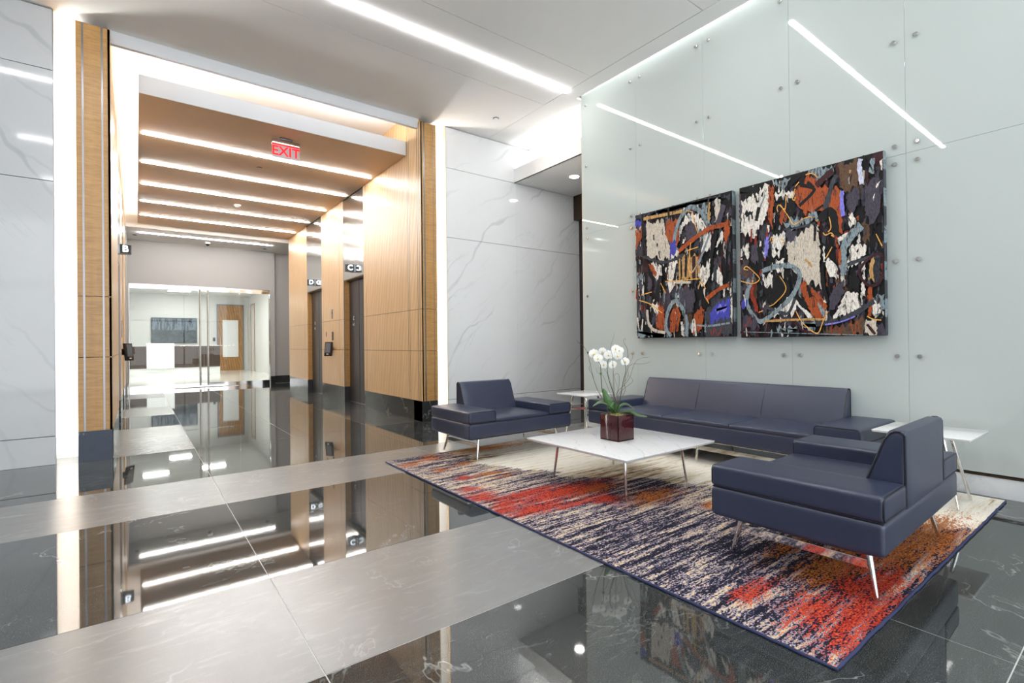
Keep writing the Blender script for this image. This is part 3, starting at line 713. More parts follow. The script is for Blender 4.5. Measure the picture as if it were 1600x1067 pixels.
PAINT_RIGHT=[
('pW',0,[(0.023,0.104),(0.074,0.088),(0.1,0.053),(0.181,0.031),(0.245,0.031),(0.242,0.184),(0.202,0.266),(0.128,0.333),(0.02,0.304),(0.022,0.158)]),
('pK',0,[(0.008,0.015),(0.182,0.024),(0.173,0.074),(0.083,0.076),(0.024,0.085)]),
('pK',0,[(0.056,0.17),(0.122,0.175),(0.114,0.213),(0.039,0.194)]),
('pK',0,[(0.132,0.086),(0.172,0.093),(0.164,0.131)]),
('pP',0,[(0.011,0.102),(0.036,0.133),(0.022,0.211),(0.005,0.195)]),
('sK',0.028,[(0.171,0.158),(0.146,0.244)]),
('sG',0.013,[(0.22,0.09),(0.179,0.159)]),
('pG',0,[(0.518,0.004),(0.718,0.009),(0.705,0.058),(0.605,0.106),(0.58,0.03)]),
('pG',0,[(0.284,0.026),(0.418,0.018),(0.373,0.07),(0.314,0.058)]),
('pO',0,[(0.249,0.038),(0.283,0.033),(0.285,0.179),(0.271,0.322),(0.242,0.235)]),
('pW',0,[(0.29,0.085),(0.446,0.091),(0.438,0.133),(0.372,0.132),(0.297,0.13)]),
('pO',0,[(0.446,0.097),(0.538,0.032),(0.606,0.077),(0.612,0.12),(0.729,0.132),(0.754,0.178),(0.752,0.263),(0.76,0.407),(0.715,0.43),(0.714,0.314),(0.663,0.247),(0.596,0.265),(0.507,0.249),(0.445,0.183)]),
('pN',0,[(0.737,0.013),(0.86,0.02),(0.858,0.159),(0.791,0.179),(0.748,0.148)]),
('sT',0.012,[(0.811,0.065),(0.804,0.131)]),
('pP',0,[(0.785,0.178),(0.858,0.171),(0.863,0.261),(0.826,0.299),(0.79,0.27)]),
('sL',0.026,[(0.875,0.018),(0.866,0.055),(0.879,0.158)]),
('pG',0,[(0.919,0.034),(0.951,0.031),(0.953,0.114),(0.924,0.102)]),
('pP',0,[(0.9,0.163),(0.981,0.142),(0.984,0.327),(0.943,0.385),(0.897,0.345)]),
('pW',0,[(0.969,0.155),(0.986,0.159),(0.974,0.189),(0.96,0.203)]),
('sK',0.024,[(0.388,0.079),(0.476,0.024),(0.511,0.014)]),
('sK',0.022,[(0.482,0.081),(0.578,0.13),(0.473,0.206)]),
('sK',0.02,[(0.531,0.073),(0.578,0.119)]),
('sD',0.039,[(0.592,0.11),(0.652,0.069),(0.705,0.046)]),
('sS',0.035,[(0.65,0.256),(0.691,0.136),(0.724,0.074)]),
('sK',0.027,[(0.504,0.019),(0.496,0.09)]),
('pK',0,[(0.29,0.135),(0.358,0.129),(0.445,0.159),(0.444,0.232),(0.407,0.275),(0.37,0.281),(0.296,0.206)]),
('pO',0,[(0.326,0.211),(0.371,0.207),(0.385,0.271),(0.333,0.281)]),
('pG',0,[(0.348,0.29),(0.443,0.268),(0.636,0.277),(0.609,0.308),(0.414,0.325)]),
('sK',0.016,[(0.583,0.256),(0.637,0.231)]),
('sS',0.014,[(0.362,0.333),(0.478,0.335),(0.582,0.327)]),
('sV',0.026,[(0.76,0.173),(0.756,0.241),(0.764,0.317)]),
('pW',0,[(0.792,0.31),(0.814,0.308),(0.849,0.354),(0.837,0.385),(0.795,0.362)]),
('sK',0.053,[(0.616,0.321),(0.669,0.271),(0.707,0.324),(0.706,0.417)]),
('sW',0.026,[(0.731,0.449),(0.794,0.424),(0.855,0.394)]),
('pC',0,[(0.375,0.425),(0.456,0.38),(0.554,0.347),(0.608,0.373),(0.614,0.651),(0.623,0.711),(0.466,0.638),(0.392,0.557)]),
('pP',0,[(0.369,0.355),(0.449,0.355),(0.441,0.415),(0.412,0.423),(0.376,0.381)]),
('sK',0.018,[(0.582,0.351),(0.577,0.434)]),
('sT',0.014,[(0.51,0.533),(0.558,0.586)]),
('pW',0,[(0.027,0.398),(0.078,0.378),(0.093,0.459),(0.06,0.475)]),
('pV',0,[(0.208,0.377),(0.248,0.344),(0.238,0.477),(0.214,0.499)]),
('pW',0,[(0.191,0.445),(0.215,0.455),(0.214,0.493),(0.202,0.492)]),
('pW',0,[(0.269,0.468),(0.353,0.434),(0.322,0.487),(0.276,0.5)]),
('pW',0,[(0.271,0.366),(0.369,0.355),(0.361,0.429),(0.277,0.431)]),
('pP',0,[(0.103,0.382),(0.16,0.37),(0.158,0.519),(0.101,0.487)]),
('sR',0.013,[(0.108,0.291),(0.103,0.375)]),
('sK',0.036,[(0.167,0.416),(0.189,0.548)]),
('pW',0,[(0.283,0.545),(0.359,0.51),(0.358,0.566),(0.313,0.605)]),
('pO',0,[(0.459,0.668),(0.508,0.66),(0.596,0.732),(0.655,0.824),(0.634,0.894),(0.574,0.891),(0.52,0.823)]),
('sK',0.023,[(0.522,0.691),(0.548,0.765)]),
('pG',0,[(0.595,0.803),(0.641,0.824),(0.634,0.888),(0.608,0.857)]),
('pW',0,[(0.232,0.847),(0.407,0.743),(0.45,0.795),(0.434,0.855),(0.316,0.863)]),
('sW',0.03,[(0.443,0.776),(0.546,0.89)]),
('sK',0.035,[(0.436,0.745),(0.52,0.829)]),
('pK',0,[(0.195,0.69),(0.32,0.606),(0.408,0.682),(0.392,0.755),(0.302,0.787),(0.233,0.783)]),
('pW',0,[(0.188,0.606),(0.275,0.601),(0.266,0.677),(0.211,0.679)]),
('sS',0.022,[(0.201,0.8),(0.302,0.837),(0.384,0.853),(0.436,0.764)]),
('pR',0,[(0.09,0.65),(0.14,0.641),(0.114,0.704),(0.161,0.83),(0.129,0.829),(0.089,0.715)]),
('sG',0.031,[(0.189,0.574),(0.306,0.554),(0.41,0.565),(0.467,0.613),(0.459,0.68),(0.407,0.756),(0.317,0.825),(0.184,0.896),(0.12,0.861),(0.063,0.773),(0.073,0.681),(0.099,0.65)]),
('pW',0,[(0.693,0.884),(0.744,0.812),(0.783,0.746),(0.844,0.756),(0.86,0.841),(0.842,0.862),(0.692,0.902)]),
('pW',0,[(0.785,0.598),(0.805,0.504),(0.895,0.488),(0.9,0.555),(0.858,0.578),(0.785,0.627)]),
('pK',0,[(0.796,0.668),(0.834,0.62),(0.857,0.69),(0.856,0.746),(0.795,0.747)]),
('pW',0,[(0.87,0.602),(0.893,0.593),(0.891,0.77),(0.87,0.775)]),
('sS',0.022,[(0.785,0.598),(0.864,0.579),(0.98,0.565)]),
('sG',0.052,[(0.873,0.385),(0.806,0.442),(0.761,0.51),(0.76,0.607),(0.772,0.654)]),
('sO',0.017,[(0.74,0.502),(0.738,0.594)]),
('pT',0,[(0.911,0.579),(0.946,0.566),(0.944,0.697),(0.915,0.7)]),
('pO',0,[(0.903,0.733),(0.938,0.735),(0.93,0.899),(0.907,0.887)]),
('pR',0,[(0.985,0.609),(0.996,0.611),(0.996,0.675),(0.987,0.68)]),
('sD',0.017,[(0.857,0.645),(0.893,0.593),(0.963,0.557),(0.996,0.583),(0.996,0.665),(0.961,0.721),(0.909,0.722),(0.869,0.68),(0.857,0.645)]),
('pN',0,[(0.626,0.964),(0.883,0.897),(0.876,0.996),(0.639,0.996)]),
('pC',0,[(0.883,0.931),(0.958,0.911),(0.957,0.996),(0.888,0.996)]),
('sD',0.017,[(0.9,0.937),(0.946,0.993)]),
('pW',0,[(0.937,0.828),(0.971,0.814),(0.976,0.89),(0.936,0.894)]),
('pP',0,[(0.029,0.831),(0.128,0.868),(0.167,0.934),(0.027,0.951)]),
('pB',0,[(0.017,0.744),(0.064,0.753),(0.054,0.812),(0.021,0.811)]),
('sS',0.028,[(0.448,0.92),(0.573,0.924),(0.705,0.914),(0.83,0.873),(0.943,0.812)]),
('sV',0.009,[(0.64,0.932),(0.743,0.918),(0.83,0.89)]),
('sT',0.013,[(0.208,0.897),(0.434,0.895),(0.64,0.9)]),
('pG',0,[(0.292,0.937),(0.433,0.935),(0.461,0.966),(0.3,0.957)]),
('pG',0,[(0.469,0.912),(0.593,0.922),(0.573,0.963),(0.504,0.949)]),
('sD',0.021,[(0.434,0.904),(0.49,0.961),(0.592,0.99)]),
('pW',0,[(0.645,0.56),(0.684,0.559),(0.722,0.603),(0.721,0.661),(0.683,0.657),(0.651,0.619)]),
('pW',0,[(0.627,0.47),(0.643,0.469),(0.645,0.578),(0.629,0.564)]),
('pP',0,[(0.668,0.807),(0.682,0.733),(0.765,0.676),(0.764,0.75),(0.706,0.833),(0.674,0.843)]),
('sK',0.023,[(0.625,0.593),(0.63,0.7),(0.661,0.807)]),
('sR',0.005,[(0.686,0.919),(0.681,0.988),(0.711,0.948),(0.736,0.989),(0.743,0.938)]),
('sO',0.005,[(0.799,0.894),(0.822,0.991),(0.841,0.918),(0.858,0.991)]),
('sR',0.007,[(0.04,0.931),(0.078,0.892),(0.091,0.86),(0.099,0.906)]),
('sG',0.005,[(0.027,0.961),(0.433,0.978),(0.876,0.996)]),
('sY',0.006,[(0.38,0.127),(0.371,0.207),(0.327,0.174),(0.312,0.19),(0.319,0.216)]),
('sY',0.006,[(0.335,0.172),(0.393,0.254),(0.435,0.313),(0.5,0.29),(0.555,0.287),(0.596,0.321)]),
('sY',0.006,[(0.446,0.085),(0.475,0.061)]),
('sY',0.006,[(0.521,0.029),(0.566,0.03),(0.606,0.065)]),
('sY',0.006,[(0.446,0.097),(0.427,0.149),(0.441,0.167),(0.445,0.146)]),
('sY',0.006,[(0.667,0.394),(0.687,0.368),(0.675,0.307)]),
('sY',0.006,[(0.622,0.369),(0.648,0.408),(0.687,0.402),(0.706,0.428),(0.687,0.414)]),
('sY',0.006,[(0.262,0.403),(0.282,0.387),(0.267,0.366),(0.255,0.39)]),
('sY',0.006,[(0.331,0.387),(0.361,0.404),(0.353,0.428)]),
('sY',0.006,[(0.015,0.624),(0.115,0.648),(0.168,0.624),(0.132,0.581),(0.067,0.532),(0.042,0.546),(0.075,0.556)]),
('sY',0.006,[(0.32,0.612),(0.371,0.704),(0.287,0.786),(0.241,0.802)]),
('sY',0.006,[(0.442,0.844),(0.49,0.918),(0.586,0.981),(0.627,0.911),(0.661,0.854)]),
('sY',0.006,[(0.901,0.893),(0.936,0.91),(0.981,0.917)]),
('sY',0.006,[(0.959,0.448),(0.992,0.518)]),
('sY',0.006,[(0.652,0.543),(0.692,0.484)]),
('sY',0.006,[(0.161,0.837),(0.193,0.829)]),
]
# ------------------------------------------------------------------ rug
RX0, RX1, RY0, RY1 = 2.10, 5.285, .775, 5.03
def interp(x, pts):
    if x <= pts[0][0]: return pts[0][1]
    for (a, va), (b, vb) in zip(pts, pts[1:]):
        if x <= b: return va + (vb-va)*(x-a)/(b-a)
    return pts[-1][1]
def sst(v, a, b):
    t = max(0.0, min(1.0, (v-a)/(b-a))); return t*t*(3-2*t)
EDGE = [(.775, 4.35), (1.3, 4.05), (1.8, 3.62), (2.1, 3.62), (2.4, 3.88), (2.9, 3.70), (3.4, 3.20), (4.0, 2.98), (4.4, 2.78), (5.03, 2.95)]
REDS = [(2.78, 3.06, .36, .11), (2.60, 3.22, .25, .06), (2.22, 3.36, .12, .10), (2.30, 3.10, .14, .08), (2.18, 3.00, .10, .07), (2.36, 2.88, .2, .07), (2.95, 2.72, .10, .10), (2.72, 2.78, .25, .04),
        (2.62, .86, .30, .08), (2.50, 1.0, .18, .07), (2.33, .80, .14, .03), (2.85, .98, .10, .07), (2.43, 1.26, .10, .05), (3.0, .90, .2, .07), (2.27, 3.62, .06, .06), (2.40, 3.95, .07, .05), (3.25, 1.06, .16, .04)]
ORNS = [(3.28, 2.52, .22, .10), (3.05, 2.98, .25, .10), (2.62, 3.93, .18, .035), (2.75, 3.78, .12, .03), (2.24, 4.72, .10, .06), (2.38, 4.35, .07, .05), (2.62, 5.0, .10, .04), (2.52, 4.82, .14, .05),
        (3.42, 2.12, .06, .05), (3.52, 1.85, .07, .05), (3.10, 1.12, .35, .10), (3.55, 1.0, .45, .16), (3.9, .92, .45, .14), (4.25, .95, .25, .10), (3.35, 1.40, .35, .05), (2.72, 4.42, .12, .04), (3.3, 4.9, .35, .12), (4.1, 1.15, .2, .05)]
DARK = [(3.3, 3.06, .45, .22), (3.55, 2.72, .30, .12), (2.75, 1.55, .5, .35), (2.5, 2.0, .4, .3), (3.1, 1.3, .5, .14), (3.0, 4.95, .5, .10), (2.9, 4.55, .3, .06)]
NXR, NYR = 130, 174
def rug_surface():
    mb = MB(); vs = []; colr = []
    for j in range(NYR+1):
        for i in range(NXR+1):
            x = RX0+(RX1-RX0)*i/NXR; y = RY0+(RY1-RY0)*j/NYR
            ex = .5*(1-abs(2*j/NYR-1)**30); 
            vs.append((x, y, .0125))
            wob = mnoise.noise(Vector((x*1.2, y*3.5, 3)))*.16 + mnoise.noise(Vector((x*3, y*14, 7)))*.10
            cream = sst(x + wob, interp(y, EDGE)-.22, interp(y, EDGE)+.18)
            def blob(L, k):
                v = 0
                for cx, cy, rx, ry in L:
                    dx = (x-cx + .10*mnoise.noise(Vector((x*4, y*16, k))))/rx; dy = (y-cy + .03*mnoise.noise(Vector((x*6, y*12, k+9))))/ry
                    v = max(v, 1.02-(dx*dx+dy*dy)**.5*.36)
                return max(0, min(1, v))
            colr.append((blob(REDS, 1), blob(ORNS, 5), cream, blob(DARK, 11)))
    fs = [(j*(NXR+1)+i, j*(NXR+1)+i+1, (j+1)*(NXR+1)+i+1, (j+1)*(NXR+1)+i) for j in range(NYR) for i in range(NXR)]
    mb.add(vs, fs); return mb, colr
t = NT('rug pile')
p = t.pos()
att = t.t.nodes.new('ShaderNodeAttribute'); att.attribute_name = 'zones'
sp_ = t.n('ShaderNodeSeparateColor', Color=att.outputs['Color'])
red, orn, crm = sp_.outputs[0], sp_.outputs[1], sp_.outputs[2]; drk = att.outputs['Alpha']
s1 = t.noise(t.pos((1.1, 13, 1)), 1.7, 4, .6)
s2 = t.noise(t.pos((5, 34, 1)), 1.9, 3, .6, .4)
sp1 = t.noise(t.pos((1, 1.7, 1)), 62, 2, .6)
sp2 = t.noise(p, 170, 2, .6)
v = t.math('ADD', t.math('MULTIPLY', t.math('SUBTRACT', s1, .5), 1.25), t.math('MULTIPLY', t.math('SUBTRACT', s2, .5), .8))
v = t.math('ADD', v, t.math('MULTIPLY', t.math('SUBTRACT', sp1, .5), .95))
v = t.math('ADD', v, t.math('MULTIPLY', t.math('SUBTRACT', sp2, .5), .5))
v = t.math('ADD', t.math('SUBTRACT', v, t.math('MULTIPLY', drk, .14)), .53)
base = t.ramp(v, [(.0, (.006, .006, .012)), (.38, (.012, .011, .024)), (.455, (.030, .027, .05)), (.485, (.20, .18, .275)), (.555, (.30, .275, .35)), (.60, (.58, .44, .26)), (.75, (.66, .53, .35)), (1, (.72, .60, .42))])
# cream field with worn brown streaks
cs = t.math('ADD', t.math('MULTIPLY', s1, .55), t.math('ADD', t.math('MULTIPLY', s2, .35), t.math('MULTIPLY', sp2, .18)))
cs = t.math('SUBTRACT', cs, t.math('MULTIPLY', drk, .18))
cream = t.ramp(cs, [(.28, (.05, .035, .02)), (.36, (.22, .145, .07)), (.41, (.50, .38, .23)), (.47, (.74, .67, .55)), (.6, (.82, .785, .71))])
cm = t.smooth(t.math('ADD', crm, t.math('MULTIPLY', t.math('SUBTRACT', t.math('ADD', t.math('MULTIPLY', sp1, .6), t.math('MULTIPLY', s2, .4)), .5), 1.5)), .46, .56)
c = t.mix(cm, base, cream)
om = t.smooth(t.math('ADD', orn, t.math('MULTIPLY', t.math('SUBTRACT', t.math('ADD', t.math('MULTIPLY', sp1, .55), t.math('MULTIPLY', s2, .45)), .5), 3.7)), .62, .70)
mixn = t.math('ADD', t.math('MULTIPLY', sp1, .55), t.math('MULTIPLY', sp2, .45))
oc = t.ramp(mixn, [(.34, (.03, .014, .006)), (.45, (.22, .06, .008)), (.55, (.46, .13, .016)), (.68, (.66, .26, .05))])
c = t.mix(t.math('MULTIPLY', om, .93), c, oc)
rm = t.smooth(t.math('ADD', red, t.math('MULTIPLY', t.math('SUBTRACT', t.math('ADD', t.math('MULTIPLY', sp1, .6), t.math('MULTIPLY', s2, .4)), .5), 3.6)), .60, .68)
rc_ = t.ramp(mixn, [(.34, (.04, .006, .006)), (.44, (.26, .014, .010)), (.54, (.46, .035, .016)), (.64, (.58, .12, .02)), (.72, (.62, .30, .10))])
c = t.mix(t.math('MULTIPLY', rm, .95), c, rc_)
t.set(Base_Color=c, Roughness=.92); t.b.inputs['Specular IOR Level'].default_value = .15
t.bump(sp2, .6, .004)
M['rug'] = t.m
M['binding'] = plain('navy binding tape', (.018, .026, .085), .7, grain=.3, gscale=120)
rug = thing('area_rug', 'abstract woven rug in cream, purple, red and orange under the seating', 'rug', (0, 0, 0))
mb, colr = rug_surface()
pile = mb.build('pile', 'rug', rug)
ca = pile.data.color_attributes.new('zones', 'FLOAT_COLOR', 'POINT')
ca.data.foreach_set('color', [x for q in colr for x in q])
MB().box(RX0+.002, RX1-.002, RY0+.002, RY1-.002, .0, .0118).build('backing', 'binding', rug)
random.seed(4)
pts = []
def run(a, b, n):
    for k in range(n):
        f_ = k/n; j = random.uniform(-.0025, .0025)
        pts.append((a[0]+(b[0]-a[0])*f_ + (j if a[0] == b[0] else 0), a[1]+(b[1]-a[1])*f_ + (j if a[1] == b[1] else 0), .0075))
run((RX0, RY0), (RX1, RY0), 60); run((RX1, RY0), (RX1, RY1), 70); run((RX1, RY1), (RX0, RY1), 60); run((RX0, RY1), (RX0, RY0), 70)
MB().tube(pts, .0072, 8, closed=True).build('binding', 'binding', rug, smooth=60)

# ------------------------------------------------------------------ orchid in a square pot
ox, oy, oz = 3.425, 2.995, .385
orc = thing('potted_orchid', 'white orchid with curly twigs in a square oxblood pot on the coffee table', 'plant', (ox, oy, oz))
PW, PH = .104, .226
pot = MB().rbox(-PW, PW, -PW, PW, 0, .012, .003, 2, 1)
for a in ((-PW, -PW+.01, -PW, PW), (PW-.01, PW, -PW, PW), (-PW, PW, -PW, -PW+.01), (-PW, PW, PW-.01, PW)): pot.rbox(*a, 0, PH, .003, 2, 1)
pot.build('pot', 'pot', orc, smooth=40)
random.seed(9)
ms = MB(); N = 18; vs = []
for j in range(N+1):
    for i in range(N+1):
        x, y = -PW+.009+(2*PW-.018)*i/N, -PW+.009+(2*PW-.018)*j/N
        vs.append((x, y, PH-.012+.022*(1-(x/PW)**2)*(1-(y/PW)**2)+random.uniform(-.006, .006)))
ms.add(vs, [(j*(N+1)+i, j*(N+1)+i+1, (j+1)*(N+1)+i+1, (j+1)*(N+1)+i) for j in range(N) for i in range(N)])
ms.build('moss', 'moss', orc)['kind'] = 'stuff'
RA = Vector((math.cos(YAW), -math.sin(YAW), 0)); RD = Vector((math.sin(YAW), math.cos(YAW), 0))
def OP(a, z, d=0.0): return RA*a + RD*d + Vector((0, 0, z))
def bez(pts, n=6):
    """smooth path through points (Catmull-Rom)"""
    P = [Vector(q) for q in pts]; out = []
    for i in range(len(P)-1):
        p0, p1, p2, p3 = P[max(i-1, 0)], P[i], P[i+1], P[min(i+2, len(P)-1)]
        for k in range(n):
            s = k/n
            out.append(.5*((2*p1)+(p2-p0)*s+(2*p0-5*p1+4*p2-p3)*s*s+(3*p1-p0-3*p2+p3)*s**3))
    return out+[P[-1]]
LEAF=[[(-0.007, 0.225), (-0.085, 0.305), (-0.153, 0.325), (-0.222, 0.298)], [(-0.025, 0.225), (-0.070, 0.326), (-0.100, 0.386), (-0.121, 0.452)], [(-0.007, 0.225), (-0.036, 0.284), (-0.062, 0.315), (-0.080, 0.35)], [(0.01, 0.225), (0.044, 0.288), (0.096, 0.30), (0.168, 0.258)], [(0.02, 0.225), (0.10, 0.240), (0.175, 0.212), (0.246, 0.210)], [(0.001, 0.225), (0.018, 0.28), (0.023, 0.317)]]
LW = [.050, .034, .040, .046, .048, .026]; LD = [-.03, .0, -.03, .02, -.06, .03]
for L, w, dd in zip(LEAF, LW, LD):
    path = bez([OP(a, z, dd*i/2) for i, (a, z) in enumerate(L)], 7); n = len(path); vs = []
    T0 = (path[-1]-path[0]); side0 = Vector((0, 0, 1)).cross(T0)
    side = RD*.75+RA*.2 if abs(T0.z) < .12 else RA*.85+RD*.5
    for i, q in enumerate(path):
        t_ = i/(n-1); tan = (path[min(i+1, n-1)]-path[max(i-1, 0)]).normalized()
        sd = (side-tan*side.dot(tan)).normalized(); up = tan.cross(sd)
        if up.z < 0: up = -up
        ww = w*max(.04, math.sin(PI*min(1, .12+.88*t_))**.6)
        for k, f_ in enumerate((-1, -.5, 0, .5, 1)): vs.append(q + sd*ww*f_ + up*(abs(f_)**1.5*ww*.32))
        for k, f_ in enumerate((-1, -.5, 0, .5, 1)): vs.append(q + sd*ww*f_ + up*(abs(f_)**1.5*ww*.32-.0016))
    fs = []
    for i in range(n-1):
        for k in range(4):
            a = i*10+k; fs.append((a, a+1, a+11, a+10)); a += 5; fs.append((a, a+10, a+11, a+1))
        fs.append((i*10, i*10+10, i*10+15, i*10+5)); fs.append((i*10+4, i*10+9, i*10+19, i*10+14))
    lb = MB(); lb.add(vs, fs); lb.build('leaf', 'leaf', orc, smooth=60)
STEM=[[(-0.075, 0.22), (-0.128, 0.412), (-0.141, 0.549), (-0.143, 0.652), (-0.158, 0.687), (-.175, .74)], [(-0.016, 0.22), (-0.025, 0.377), (-0.072, 0.532), (-0.085, 0.626), (-0.08, 0.695), (-.05, .75)], [(0.001, 0.22), (0.035, 0.412), (0.060, 0.532), (0.080, 0.609), (0.074, 0.671), (.03, .76)]]
for S in STEM:
    pth = bez([OP(a, z, -.02) for a, z in S], 6)
    s_ = MB().tube(pth, [.0042-.0022*i/len(pth) for i in range(len(pth))], 7).build('stem', 'stem', orc, smooth=True)
nb = MB().lathe(OP(-.142, .588, -.02), [(.002, -.012), (.010, -.006), (.012, .002), (.006, .012)], 10).build('bud', 'leaf', orc, smooth=True)
TW=[[(-0.06, .22), (-0.132, 0.369), (-0.183, 0.463), (-0.222, 0.583), (-0.252, 0.635), (-0.239, 0.678), (-0.256, 0.708)], [(0, .22), (-0.025, 0.343), (-0.068, 0.437), (-0.119, 0.566), (-0.162, 0.592), (-0.183, 0.635)], [(-.01, .22), (-0.007, 0.377), (0.01, 0.455), (0.018, 0.549), (0.001, 0.588), (-0.025, 0.566), (0.001, 0.489), (0.01, 0.429)], [(-.01, .22), (0.001, 0.3), (0.078, 0.429), (0.074, 0.498), (0.104, 0.566), (0.108, 0.644), (0.147, 0.729), (0.13, 0.764), (0.108, 0.729)], [(.0, .22), (0.01, 0.412), (0.061, 0.472), (0.113, 0.549), (0.164, 0.678), (0.216, 0.721), (0.293, 0.729)], [(0, .22), (0.005, 0.309), (0.035, 0.412), (0.147, 0.498), (0.151, 0.532), (0.113, 0.566)], [(-.02, .22), (-0.025, 0.343), (-0.033, 0.523), (-0.038, 0.618)], [(-.01, .22), (-0.007, 0.3), (-0.025, 0.412), (-0.068, 0.549), (-0.111, 0.635)], [(-.02, .22), (-0.025, 0.36), (-0.05, 0.721), (-0.063, 0.815), (-0.046, 0.875), (-0.025, 0.944)], [(0.113, 0.644), (0.113, 0.79), (0.087, 0.85), (0.078, 0.884), (0.096, 0.90), (.100, .872)], [(0.061, 0.472), (0.113, 0.652), (0.233, 0.669), (0.302, 0.687)], [(-0.132, 0.369), (-0.205, 0.515), (-0.274, 0.79), (-0.351, 0.875), (-0.36, 0.893)]]
random.seed(21)
for S in TW:
    d = random.uniform(-.07, .09)
    pth = bez([OP(a + random.uniform(-.004, .004), z, d*min(1, max(0, (z-.22)*2.2))) for a, z in S], 5)
    nn_ = len(pth)
    MB().tube(pth, [max(.0009, .0026-.0018*i/nn_) for i in range(nn_)], 6).build('twig', 'twig', orc, smooth=True)
FL=[(-0.192, 0.764), (-0.141, 0.729), (-0.072, 0.755), (0.001, 0.807), (0.01, 0.747), (-0.111, 0.665), (-0.029, 0.665), (0.087, 0.691), (-0.166, 0.725), (-0.119, 0.785), (0.035, 0.79)]
def petal(L, W, cup, tip):
    """outline grid along +x in the xz plane, facing -y"""
    vs = []; n, m = 7, 5
    for i in range(n):
        t_ = i/(n-1); w = W*max(.05, math.sin(PI*(.10+.86*t_**tip))**.75)
        for j in range(m):
            u = j/(m-1)*2-1
            vs.append((L*(.06+.94*t_), -.004 - cup*(t_**1.6)*L*.35 + abs(u)**2*.004, u*w))
    return vs, [(i*m+j, i*m+j+1, (i+1)*m+j+1, (i+1)*m+j) for i in range(n-1) for j in range(m-1)]
def flower(par, c, face, roll, s):
    face = face.normalized(); u = face.cross(Vector((0, 0, 1))).normalized(); w = u.cross(face)
    R3 = Matrix((u, -face, w)).transposed()      # local x,y,z ; faces -y
    fl = None; mb = MB()
    for ang, L, W, cup in ((0, .040, .030, .1), (180, .040, .030, .1), (90, .037, .017, -.1), (-35-90+10, .036, .016, -.2), (-55, .036, .016, -.2)):
        vs, fs = petal(L*s, W*s, cup, .9)
        a = math.radians(ang+roll); ca, sa = math.cos(a), math.sin(a)
        mb.add([c + R3 @ Vector((x*ca-z*sa, y, x*sa+z*ca)) for x, y, z in vs], fs)
    f_ = mb.build('flower', 'petal', par, smooth=60, fixn=False)
    lp = MB(); lp.lathe((0, 0, 0), [(.002*s, -.014), (.007*s, -.011), (.009*s, -.002), (.005*s, .008), (.001*s, .011)], 9)
    lp.v = [c + R3 @ Vector((x, y*1.3-.006, z*.9-.003)) for x, y, z in lp.v]
    lp.build('lip', 'lip', f_, smooth=True)
for i, (a, z) in enumerate(FL):
    face = -RD + RA*random.uniform(-.5, .4) + Vector((0, 0, random.uniform(-.25, .15)))
    flower(orc, OP(a, z, random.uniform(-.05, .05)), face, random.uniform(-15, 15), random.uniform(1.0, 1.2))

# ------------------------------------------------------------------ paintings
PAL = {'K': (.005, .005, .006), 'W': (.70, .66, .60), 'C': (.54, .48, .40), 'O': (.33, .066, .015), 'R': (.24, .028, .012), 'G': (.21, .265, .29), 'S': (.040, .045, .055),
       'P': (.055, .048, .068), 'B': (.05, .055, .36), 'V': (.20, .19, .62), 'Y': (.78, .40, .09), 'D': (.040, .010, .014), 'T': (.46, .27, .10), 'N': (.10, .055, .03), 'L': (.52, .54, .68)}
PMAT = {}
for k_, c_ in PAL.items():
    t = NT('oil paint %s' % {'K': 'black', 'W': 'white', 'C': 'cream', 'O': 'orange', 'R': 'rust', 'G': 'grey blue', 'S': 'slate', 'P': 'plum grey', 'B': 'blue', 'V': 'violet', 'Y': 'yellow', 'D': 'maroon', 'T': 'ochre', 'N': 'brown', 'L': 'lilac'}[k_])
    br = t.noise(t.pos((1, 5, 1.2)), 22, 4, .7, 1.0)
    lo = tuple(x*(.55 if k_ not in 'K' else .8) for x in c_); hi = tuple(min(1, x*1.18+.004) for x in c_)
    cc = t.mix(t.smooth(br, .32, .6), lo, hi)
    if k_ in 'WCOGT':
        scr = t.smooth(t.noise(t.pos((1, 15, 3.2)), 2.6, 7, .78, .6), .555 if k_ != 'C' else .60, .58 if k_ != 'C' else .63)
        cc = t.mix(t.math('MULTIPLY', scr, .9), cc, (.022, .018, .020))
        scr = t.smooth(t.noise(t.pos((1, 14, 6)), 24, 4, .75), .60, .68)
        cc = t.mix(t.math('MULTIPLY', scr, .5 if k_ == 'C' else .3), cc, (.14, .11, .09))
    if k_ in 'KP':
        scr = t.smooth(t.noise(t.pos((1, 7, 2)), 16, 5, .75), .63, .72)
        cc = t.mix(t.math('MULTIPLY', scr, .5), cc, (.16, .15, .17))
    t.set(Base_Color=cc, Roughness=.5); t.b.inputs['Specular IOR Level'].default_value = .22; t.bump(br, .25, .004)
    PMAT[k_] = t.m
PK = list(PAL)
